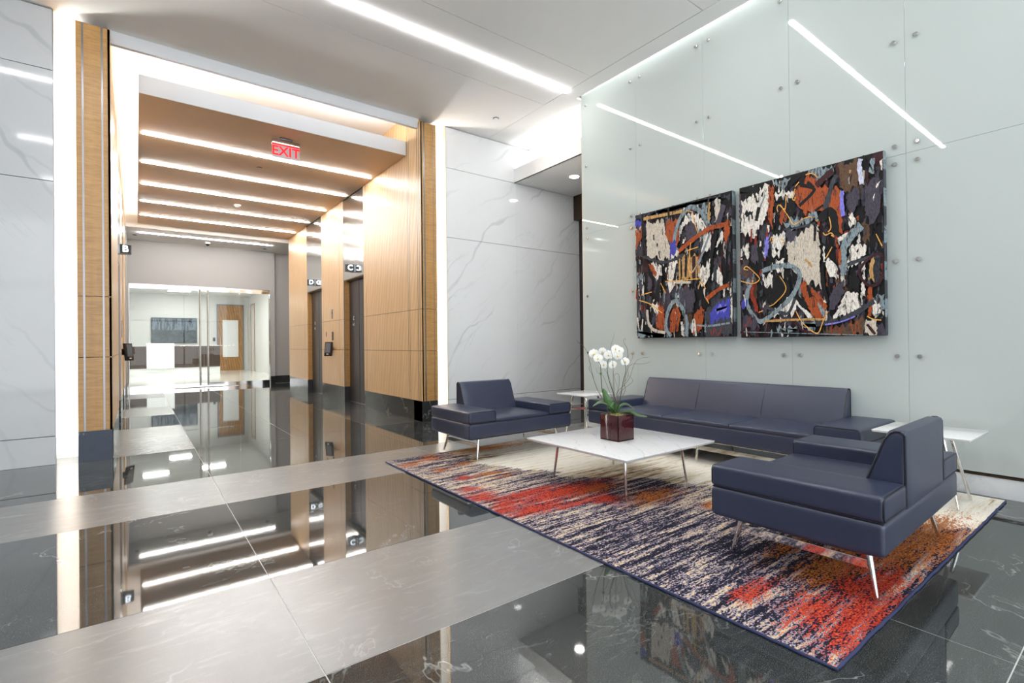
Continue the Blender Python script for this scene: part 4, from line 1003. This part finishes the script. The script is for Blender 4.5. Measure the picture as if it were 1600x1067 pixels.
def painting(label, strokes, y0, y1, z0, z1, seed):
    """canvas on the glass wall; u runs from y1 (left) to y0 (right), v down from z1"""
    rnd = random.Random(seed)
    cx = 5.292; w, h = y1-y0, z1-z0
    r = thing('painting', label, 'painting', (cx, (y0+y1)/2, z0), 0, 'abstract paintings over the sofa')
    MB().rbox(0, .066, -w/2, w/2, 0, h, .004, 2, 1).build('canvas', PMAT['S'], r)
    MB().box(.066, .088, -w*.3, w*.3, h*.2, h*.8).build('hanging_cleat', 'strip', r)
    sd_ = MB()
    for k in range(10):
        sd_.cur = k % 2; a = h*k/10; sd_.box(-.0001, .064, -w/2-.0006, -w/2+.002, a+.001, h*(k+1)/10)
    sd_.build('painted_edge', [PMAT['S'], PMAT['G']], r)
    mb = MB(); lay = [0]
    def P3(u, v, d): return (-d, w/2 - u*w, h*(1-v))
    def clampuv(q): return (min(max(q[0], .002), .998), min(max(q[1], .002), .998))
    def poly(k, q):
        lay[0] += 1; d = .0006 + .00004*lay[0]
        mb.cur = PK.index(k)
        q = [clampuv(p) for p in q]
        n = len(mb.v); mb.v += [P3(u, v, d) for u, v in q]; mb.f.append(tuple(range(n, n+len(q)))); mb.mi.append(mb.cur)
    def rough(q, amp):
        out = []
        for i in range(len(q)):
            a, b = q[i], q[(i+1) % len(q)]
            L = math.hypot(b[0]-a[0], b[1]-a[1]); n = max(1, int(L/.012))
            horiz = abs(b[0]-a[0]) > abs(b[1]-a[1])
            for j in range(n):
                t_ = j/n; x = a[0]+(b[0]-a[0])*t_; y = a[1]+(b[1]-a[1])*t_
                if horiz: x += rnd.uniform(-.2, .2)*amp; y += rnd.uniform(-1, 1.4)*amp*1.5
                else: x += rnd.uniform(-.5, .5)*amp; y += rnd.uniform(-.2, .2)*amp
                out.append((x, y))
        return out
    poly('K', [(.002, .002), (.998, .002), (.998, .998), (.002, .998)])
    for i in range(70):              # broad dark masses
        u, v = rnd.uniform(-.03, .95), rnd.uniform(-.03, .95); a, b = rnd.uniform(.03, .10), rnd.uniform(.06, .16)
        poly(rnd.choice('PPSSDKNGPS'), rough([(u, v), (u+a, v), (u+a, v+b), (u, v+b)], .014))
    # loose underpainting of vertical dabs
    for i in range(420):
        u, v = rnd.random(), rnd.random(); a, b = rnd.uniform(.006, .022), rnd.uniform(.02, .11)
        poly(rnd.choice('PPPSSSKKKKWWDDDGORC'), rough([(u, v), (u+a, v), (u+a*rnd.uniform(.5, 1.1), v+b), (u+rnd.uniform(-.01, .01), v+b*.9)], .008))
    for kc, wd, q in strokes:
        k, c = kc[0], kc[1]
        if k == 'p': poly(c, rough(q, .013))
        else:
            pth = bez([(a, b, 0) for a, b in q], 6) if len(q) > 2 else [Vector((q[0][0]+(q[1][0]-q[0][0])*i/8, q[0][1]+(q[1][1]-q[0][1])*i/8, 0)) for i in range(9)]
            Lf, Rt = [], []
            for i, p_ in enumerate(pth):
                tg = pth[min(i+1, len(pth)-1)]-pth[max(i-1, 0)]; tg.z = 0
                nrm = Vector((-tg.y, tg.x, 0)); nrm = nrm.normalized() if nrm.length > 1e-6 else Vector((1, 0, 0))
                ww = wd/2*rnd.uniform(.8, 1.15)*(1 if c == 'Y' else rnd.uniform(.9, 1.1))
                Lf.append(p_+nrm*ww); Rt.append(p_-nrm*ww)
            lay[0] += 1; d = .0006 + .00004*lay[0]; mb.cur = PK.index(c)
            for i in range(len(pth)-1):
                qd = [clampuv((s_.x, s_.y)) for s_ in (Lf[i], Lf[i+1], Rt[i+1], Rt[i])]
                n = len(mb.v); mb.v += [P3(u, v, d) for u, v in qd]; mb.f.append((n, n+1, n+2, n+3)); mb.mi.append(mb.cur)
    for i in range(80):             # broken dry-brush touches over the forms
        u, v = rnd.random(), rnd.random(); a, b = rnd.uniform(.003, .012), rnd.uniform(.012, .06)
        sl = rnd.uniform(-.015, .015)
        poly(rnd.choice('KKKKKPPSSDDWCG'), rough([(u, v), (u+a, v), (u+a+sl, v+b), (u+sl, v+b*.9)], .006))
    mb.build('paint_layer', [PMAT[k_] for k_ in PK], r, fixn=False)
painting('smaller abstract painting, left one, with a blue patch at lower right', PAINT_LEFT, 2.925, 4.265, 1.30, 2.925, 3)
painting('larger abstract painting, right one, with a cream square at its centre', PAINT_RIGHT, 1.525, 2.845, 1.285, 2.925, 8)
# ------------------------------------------------------------------ linear lights
def linear(x0, x1, y, z, mat, label, group, w=.026):
    o = thing('linear_light', label, 'light', ((x0+x1)/2, y, z), 0, group)
    h = (x1-x0)/2
    MB().box(-h-.006, h+.006, -w-.004, w+.004, -.002, .02).build('housing', 'white', o)
    MB().rbox(-h, h, -w, w, -.016, .0, .003, 1, 1).build('diffuser', mat, o)
names = ['first', 'second', 'third', 'fourth', 'fifth']
for i, y in enumerate((9.21, 10.63, 12.05, 13.47, 14.89)):
    linear(.09, 3.60, y, ZT, 'e_lobby', '%s white linear light of the tan lobby ceiling, counted from the exit sign' % names[i], 'linear lights of the lift lobby', .016)
linear(.04, 3.38, 16.74, 4.36, 'e_lobby', 'white linear light in the grey ceiling before the glass entrance', 'linear lights of the lift lobby', .02)
for i, y in enumerate(STRIP_Y):
    linear(-1.6, 5.05 if i == 0 else 4.75, y, ZC, 'e_main', ['long white linear light in the main ceiling, nearest the lift lobby', 'white main ceiling linear light mirrored above the right painting', 'white main ceiling linear light behind the camera'][i], 'linear lights of the main ceiling', .03)

# ------------------------------------------------------------------ lifts
def lift(X, s, y0, y1, letter, label, lantern=True):
    r = thing('elevator_entrance', label, 'elevator', (X, (y0+y1)/2, 0), 0, 'elevator entrances')
    c = (y1-y0)/2; xd = s*.125
    for a, b in ((-c+.004, -.010), (.010, c-.004)):
        d = MB().rbox(min(xd, xd+s*.03), max(xd, xd+s*.03), a, b, .012, 2.66, .003, 1, 1).build('door_panel', 'bronze', r)
        yc = (a+b)/2
        if a > 0:                                    # signs on the far panel, where the photo shows them
            for z, txt in ((1.835, letter), (1.70, '1')):
                MB().rbox(min(xd, xd-s*.004), max(xd, xd-s*.004), yc-.055, yc+.085, z-.055, z+.055, .001, 1, 1).build('sign_plate', 'black', d)
                f = '-x' if s > 0 else '+x'
                gx = xd-s*.0055
                if txt == '1':
                    glyphs('1', .10, .002, Vector((gx, yc-.015-s*.04+.03, z)), f).build('numeral', 'white_ink', d, fixn=False)
                    st = []
                    for k in range(10):
                        q = PI/2+PI*k/5; rr = .036 if k % 2 == 0 else .015
                        st.append((yc+.045*s+.01 + rr*math.cos(q), z+rr*math.sin(q)))
                    MB().prism(st, 'x', gx-.001, gx+.001).build('star', 'white_ink', d)
                else:
                    glyphs(txt, .115, .002, Vector((gx, yc+.015, z)), f).build('letter', 'white_ink', d, fixn=False)
    MB().box(min(xd-s*.002, xd+s*.05), max(xd-s*.002, xd+s*.05), -c, c, 0, .012).build('sill', 'strip', r)
    MB().box(min(xd+s*.035, xd+s*.05), max(xd+s*.035, xd+s*.05), -c, c, 0, 2.70).build('shaft_back', 'black', r)
    MB().rbox(min(0, s*.02)+s*.004, max(0, s*.02)+s*.004, -c, c, 2.685, 5.13, .003, 1, 1).build('transom', 'steel', r)
    MB().box(min(s*.022, s*.17), max(s*.022, s*.17), -c, c, 2.672, 2.70).build('soffit', 'wood', r)
    MB().box(min(s*.08, s*.13), max(s*.08, s*.13), -c, c, 2.65, 2.672).build('header', 'black', r)
    # hall lantern
    if not lantern: return
    t = thing('hall_lantern', 'black hall lantern with lit letter %s, %s' % (letter, 'right wall' if s > 0 else 'left wall'), 'sign', (X, (y0+y1)/2, 2.872), 0, 'hall lanterns over the lifts')
    prof = [(-.0*s, -.10), (-.155*s, -.055), (-.165*s, 0), (-.155*s, .055), (0, .10)]
    MB().prism([(px, py) for px, py in prof], 'z', -.073, .073).build('housing', 'black', t)
    MB().box(min(s*.004, -s*.012), max(s*.004, -s*.012), -.11, .11, -.08, .08).build('back_plate', 'strip', t)
    a = math.atan2(.045, .155)
    for e in (-1, 1):
        g = glyphs(letter, .15, .003, Vector((0, 0, 0)), '-y')
        if e > 0: g.v = [(-x, -y, z) for x, y, z in g.v]
        rot = (-a if s > 0 else a)*(1 if e < 0 else -1)
        ca, sa = math.cos(rot), math.sin(rot)
        g.v = [(x*ca-y*sa - s*.085, x*sa+y*ca + e*(.0765+.0015), z) for x, y, z in g.v]
        g.build('letter', 'e_letter', t, fixn=False)
lift(XW, 1, 9.83, 11.05, 'C', 'dark bronze lift C with steel transom, nearest lift on the right wall')
lift(XW, 1, 12.69, 14.02, 'D', 'dark bronze lift D with steel transom, farther lift on the right wall')
lift(XL, -1, 9.83, 11.05, 'B', 'lift B in the left lobby wall seen at a sharp angle')
lift(XL, -1, 12.69, 14.02, 'A', 'farther lift in the left lobby wall beyond lift B', False)

def wallbox(name, label, cat, X, s, y, z, parts, group=None):
    r = thing(name, label, cat, (X, y, z), 0, group)
    for nm, mat, dims, rr in parts:
        x0, x1, a, b, c, d = dims
        MB().rbox(min(-s*x0, -s*x1), max(-s*x0, -s*x1), a, b, c, d, rr, 2, 1).build(nm, mat, r, smooth=40)
    return r
M['screen'] = plain('dim display', (.16, .18, .21), .08, grain=.2, gscale=9)
def reader(X, s, y, lab):
    r = thing('touch_reader', lab, 'panel', (X-s*.055, y, 1.165), s*.55, 'lift call touch screens')
    def tilt(p): return (p[0] - s*.035*(.16-p[2])/.32, p[1], p[2])
    MB().rbox(min(-s*.002, -s*.05), max(-s*.002, -s*.05), -.09, .11, -.165, .165, .008, 2, 1, tilt).build('housing', 'black', r, smooth=40)
    MB().rbox(min(-s*.05, -s*.054), max(-s*.05, -s*.054), -.062, .082, -.085, .14, .001, 1, 1, tilt).build('display', 'screen', r)
    MB().rbox(min(-s*.05, -s*.053), max(-s*.05, -s*.053), -.02, .04, -.13, -.11, .001, 1, 1, tilt).build('button', 'white_ink', r)
    MB().rbox(min(s*.004, s*.075), max(s*.004, s*.075), -.02, .04, -.06, .06, .004, 1, 1).build('bracket', 'black', r)
reader(XW, 1, 11.87, 'black touch screen call panel on wood between lifts C and D')
reader(XL, -1, 11.95, 'black touch screen call panel on the left wood wall')
wallbox('key_switch', 'slim steel switch plate high on the wood between lifts C and D', 'switch', XW, 1, 11.87, 1.985, [('plate', 'strip', (0, .006, -.05, .05, -.11, .11), .002), ('keyhole', 'black', (.005, .012, -.018, .018, .01, .045), .003)])
wallbox('call_plate', 'dark slotted plate directly above the right touch screen', 'switch', XW, 1, 11.85, 1.465, [('plate', 'bronze_trim', (0, .008, -.05, .05, -.10, .10), .002), ('button', 'strip', (.007, .014, -.02, .02, .03, .06), .003), ('button', 'strip', (.007, .014, -.02, .02, -.06, -.03), .003)])
wallbox('key_switch', 'small tan plate left of the dark slotted plate', 'switch', XW, 1, 12.33, 1.52, [('plate', 'strip', (0, .005, -.03, .03, -.06, .06), .002), ('keyhole', 'bronze_trim', (.004, .007, -.012, .012, -.03, .03), .001)])
wallbox('call_plate', 'slim steel plate above the left touch screen', 'switch', XL, -1, 11.95, 1.60, [('plate', 'strip', (0, .008, -.05, .05, -.16, .16), .002), ('button', 'white_ink', (.007, .013, -.02, .02, .03, .06), .003)])

# ------------------------------------------------------------------ exit sign
ex = thing('exit_sign', 'lit red exit sign hanging under the tan lobby ceiling', 'sign', (1.87, 8.25, ZT))
MB().rbox(-.095, .095, -.045, .045, -.03, 0, .012, 3, 1).build('canopy', 'strip', ex, smooth=40)
MB().rbox(-.203, .203, -.032, .032, -.105, -.028, .014, 3, 1).build('housing', 'steel', ex, smooth=40)
MB().box(-.195, .195, -.012, .012, -.115, -.103).build('light_bar', 'e_red', ex)
M['acrylic'] = plain('edge lit acrylic', (.52, .51, .52), .15, grain=.02)
pn = MB().rbox(-.196, .196, -.006, .006, -.30, -.104, .003, 1, 1).build('panel', 'acrylic', ex)
glyphs('EXIT', .20, .004, Vector((0, -.0085, -.205)), '-y').build('letters', 'e_red', pn, fixn=False)

# ------------------------------------------------------------------ small ceiling fittings
def disc(name, label, cat, x, y, z, prof, mat, extra=None, group=None):
    r = thing(name, label, cat, (x, y, z), 0, group)
    MB().lathe((0, 0, 0), prof, 20).build('body', mat, r, smooth=40)
    if extra:
        for nm, m2, p2 in extra: MB().lathe((0, 0, 0), p2, 16).build(nm, m2, r, smooth=40)
disc('smoke_detector', 'white round smoke detector between the middle lobby lights', 'detector', 1.84, 12.70, ZT, [(.075, .0), (.075, -.02), (.05, -.045), (.02, -.05)], 'gloss_white', [('vent_ring', 'strip', [(.066, -.022), (.066, -.027), (.06, -.03)])])
disc('sprinkler', 'concealed sprinkler cap just behind the exit sign', 'sprinkler', 1.78, 9.83, ZT, [(.045, .0), (.045, -.006), (.04, -.009)], 'bronze_trim', [('cap', 'tan', [(.036, -.009), (.036, -.012)])])
disc('sprinkler', 'white sprinkler cap in the main ceiling above the marble wall', 'sprinkler', 4.70, 6.60, ZC, [(.05, .0), (.05, -.006), (.044, -.012)], 'strip', [('cap', 'white', [(.038, -.012), (.038, -.018)])])
disc('dome_camera', 'small dark dome camera above the glass entrance', 'camera', 1.716, 17.30, 4.36, [(.07, .0), (.07, -.03), (.055, -.05)], 'white', [('dome', 'black', [(.052, -.048), (.045, -.085), (.025, -.105), (.005, -.11)])])
disc('sprinkler', 'small sprinkler at the left of the grey entrance ceiling', 'sprinkler', -.02, 17.2, 4.36, [(.05, .0), (.05, -.012), (.03, -.02)], 'strip')
disc('sprinkler', 'small sprinkler at the right of the grey entrance ceiling', 'sprinkler', 3.30, 17.45, 4.36, [(.05, .0), (.05, -.012), (.03, -.02)], 'strip')
disc('downlight', 'lit round downlight in the passage soffit beside the glass wall', 'light', 6.29, 6.43, 4.232, [(.105, .0), (.105, -.006), (.085, -.006)], 'white', [('lens', 'e_down', [(.082, -.004), (.08, -.009)])])

# ------------------------------------------------------------------ glass entrance
def struct_root(name):
    o = empty(name); o['kind'] = 'structure'; return o
YG = 18.05
def pane_unit(name, x0, x1, door):
    r = struct_root(name)
    MB().box(x0+.004, x1-.004, YG, YG+.012, .10, 3.00).build('glass_pane', 'glass', r)
    MB().box(x0+.003, x1-.003, YG-.014, YG+.026, .015 if door else .0, .13).build('bottom_rail', 'chrome', r)
    MB().box(x0+.003, x1-.003, YG-.014, YG+.026, 2.965, 3.05).build('top_rail', 'chrome', r)
    if door:
        e = x1-.10 if door > 0 else x0+.10
        for sy in (-.065, .08):
            MB().tube([(e, YG+sy, .06), (e, YG+sy, 3.02)], .021, 12).build('pull_bar', 'chrome', r, smooth=True)
        b = MB(); a, c = (x0+.09, x1-.17) if door > 0 else (x0+.12, x1-.14)
        b.tube([(a, YG-.06, 1.28), (c, YG-.06, 1.28)], .012, 10)
        for x in (a+.05, c-.05): b.tube([(x, YG-.06, 1.28), (x, YG, 1.28)], .008, 8)
        b.build('push_bar', 'chrome', r, smooth=True)
pane_unit('window_2', -.165, .685, 0); pane_unit('door_1', .685, 1.672, 1); pane_unit('door_2', 1.680, 2.66, -1); pane_unit('window_3', 2.66, 3.54, 0)
tr = MB().box(-.165, 3.545, YG-.03, YG+.05, 3.055, 3.105).box(3.535, 3.548, YG-.03, YG+.05, 0, 3.06).box(-.17, -.16, YG-.03, YG+.05, 0, 3.06).build('trim_2', 'steel'); tr['kind'] = 'structure'

# ------------------------------------------------------------------ reception behind the glass
rw = MB().box(-1.5, 5.4, 29.6, 29.8, 0, 4.2).box(4.72, 4.9, 18.4, 29.6, 0, 4.2).box(-1.6, -1.4, 18.2, 29.6, 0, 4.2).build('wall_reception', 'rec_wall'); rw['kind'] = 'structure'
rc = MB().box(-1.5, 4.9, 18.25, 29.7, 3.85, 3.95).build('ceiling', 'white'); rc['kind'] = 'structure'
for (x, y), wh in zip(((.6, 21.0), (2.6, 21.0), (.6, 24.5), (2.6, 24.5), (1.6, 27.6)), ('nearest the doors on the left', 'nearest the doors on the right', 'in the middle on the left', 'in the middle on the right', 'above the desk')):
    r = thing('ceiling_light', 'white reception ceiling light %s' % wh, 'light', (x, y, 3.85), 0, 'reception ceiling lights')
    MB().box(-.45, .45, -.2, .2, -.02, 0).build('frame', 'white', r); MB().box(-.42, .42, -.17, .17, -.026, -.02).build('diffuser', 'e_rec', r)
ds = thing('reception_desk', 'long walnut and white reception desk behind the glass doors', 'desk', (1.4, 26.28, 0))
MB().box(-2.4, 1.66, .03, .9, 0, .34).build('plinth', 'gloss_white', ds)
for a, b in ((-2.4, -1.065), (-.078, .78), (.784, 1.66)):
    MB().box(a, b-.004, 0, .9, .345, 1.285).build('walnut_panel', 'walnut', ds)
MB().box(-1.06, -.082, -.08, .6, .335, 1.42).build('white_panel', 'gloss_white', ds)
MB().box(-2.4, 1.66, .30, .92, 1.286, 1.31).build('counter_top', 'gloss_white', ds)
t = NT('screen picture')
p = t.pos()
sep = t.n('ShaderNodeSeparateXYZ', Vector=p)
h = t.math('DIVIDE', t.math('SUBTRACT', sep.outputs[2], 1.44), 1.24)
trees = t.noise(t.pos((7, 1, 1.1)), 1.6, 6, .7)
fol = t.noise(t.pos((3, 1, 4)), 1.5, 6, .7)
sky = t.mix(t.smooth(trees, .44, .58), (.60, .72, .88), (.05, .08, .14))
wat = t.mix(t.smooth(fol, .45, .62), (.012, .018, .025), (.14, .2, .28))
band = t.smooth(t.math('ADD', h, t.math('MULTIPLY', t.math('SUBTRACT', trees, .5), .25)), .46, .54)
t.set(Base_Color=(.01, .01, .01), Roughness=.15, Emission_Color=t.mix(band, wat, sky), Emission_Strength=.16)
M['screen_pic'] = t.m
tv = thing('wall_screen', 'dark wall screen showing misty blue trees behind the reception desk', 'screen', (1.5, 29.58, 2.06))
MB().rbox(-.93, .93, -.06, .01, -.62, .62, .01, 1, 1).build('bezel', 'black', tv)
MB().box(-.905, .905, -.064, -.06, -.595, .595).build('display', 'screen_pic', tv)
dr = struct_root('door_3')
X0, X1, Y = 3.36, 4.48, 29.56
m = MB().box(X0, X0+.20, Y, Y+.04, 0, 3.37).box(X1-.20, X1, Y, Y+.04, 0, 3.37).box(X0+.20, X1-.20, Y, Y+.04, 0, .70).box(X0+.20, X1-.20, Y, Y+.04, 2.62, 3.37).build('leaf', 'door_wood', dr)
MB().box(X0+.20, X1-.20, Y+.01, Y+.03, .70, 2.62).build('frosted_glass', 'gloss_white', dr)
MB().box(X0-.06, X0, Y-.02, Y+.04, 0, 3.43).box(X1, X1+.06, Y-.02, Y+.04, 0, 3.43).box(X0, X1, Y-.02, Y+.04, 3.37, 3.43).build('frame', 'strip', dr)
MB().tube([(X0+.1, Y-.05, 1.2), (X0+.1, Y-.05, 1.75)], .015, 8).build('handle', 'chrome', dr, smooth=True)
wallp = thing('card_reader', 'small black card reader beside the reception wood door', 'panel', (3.18, 29.585, 1.62))
MB().rbox(-.05, .05, -.03, .01, -.09, .09, .008, 2, 1).build('housing', 'black', wallp); MB().rbox(-.03, .03, -.034, -.029, .02, .06, .001, 1, 1).build('lens', 'screen', wallp)
sd = struct_root('window_4')
MB().box(4.70, 4.72, 27.55, 27.62, 0, 3.33).box(4.70, 4.72, 28.5, 28.57, 0, 3.33).box(4.70, 4.72, 27.55, 28.57, 3.33, 3.40).build('frame', 'door_wood', sd)
MB().box(4.712, 4.718, 27.62, 28.5, 0, 3.33).build('frosted_glass', 'gloss_white', sd)
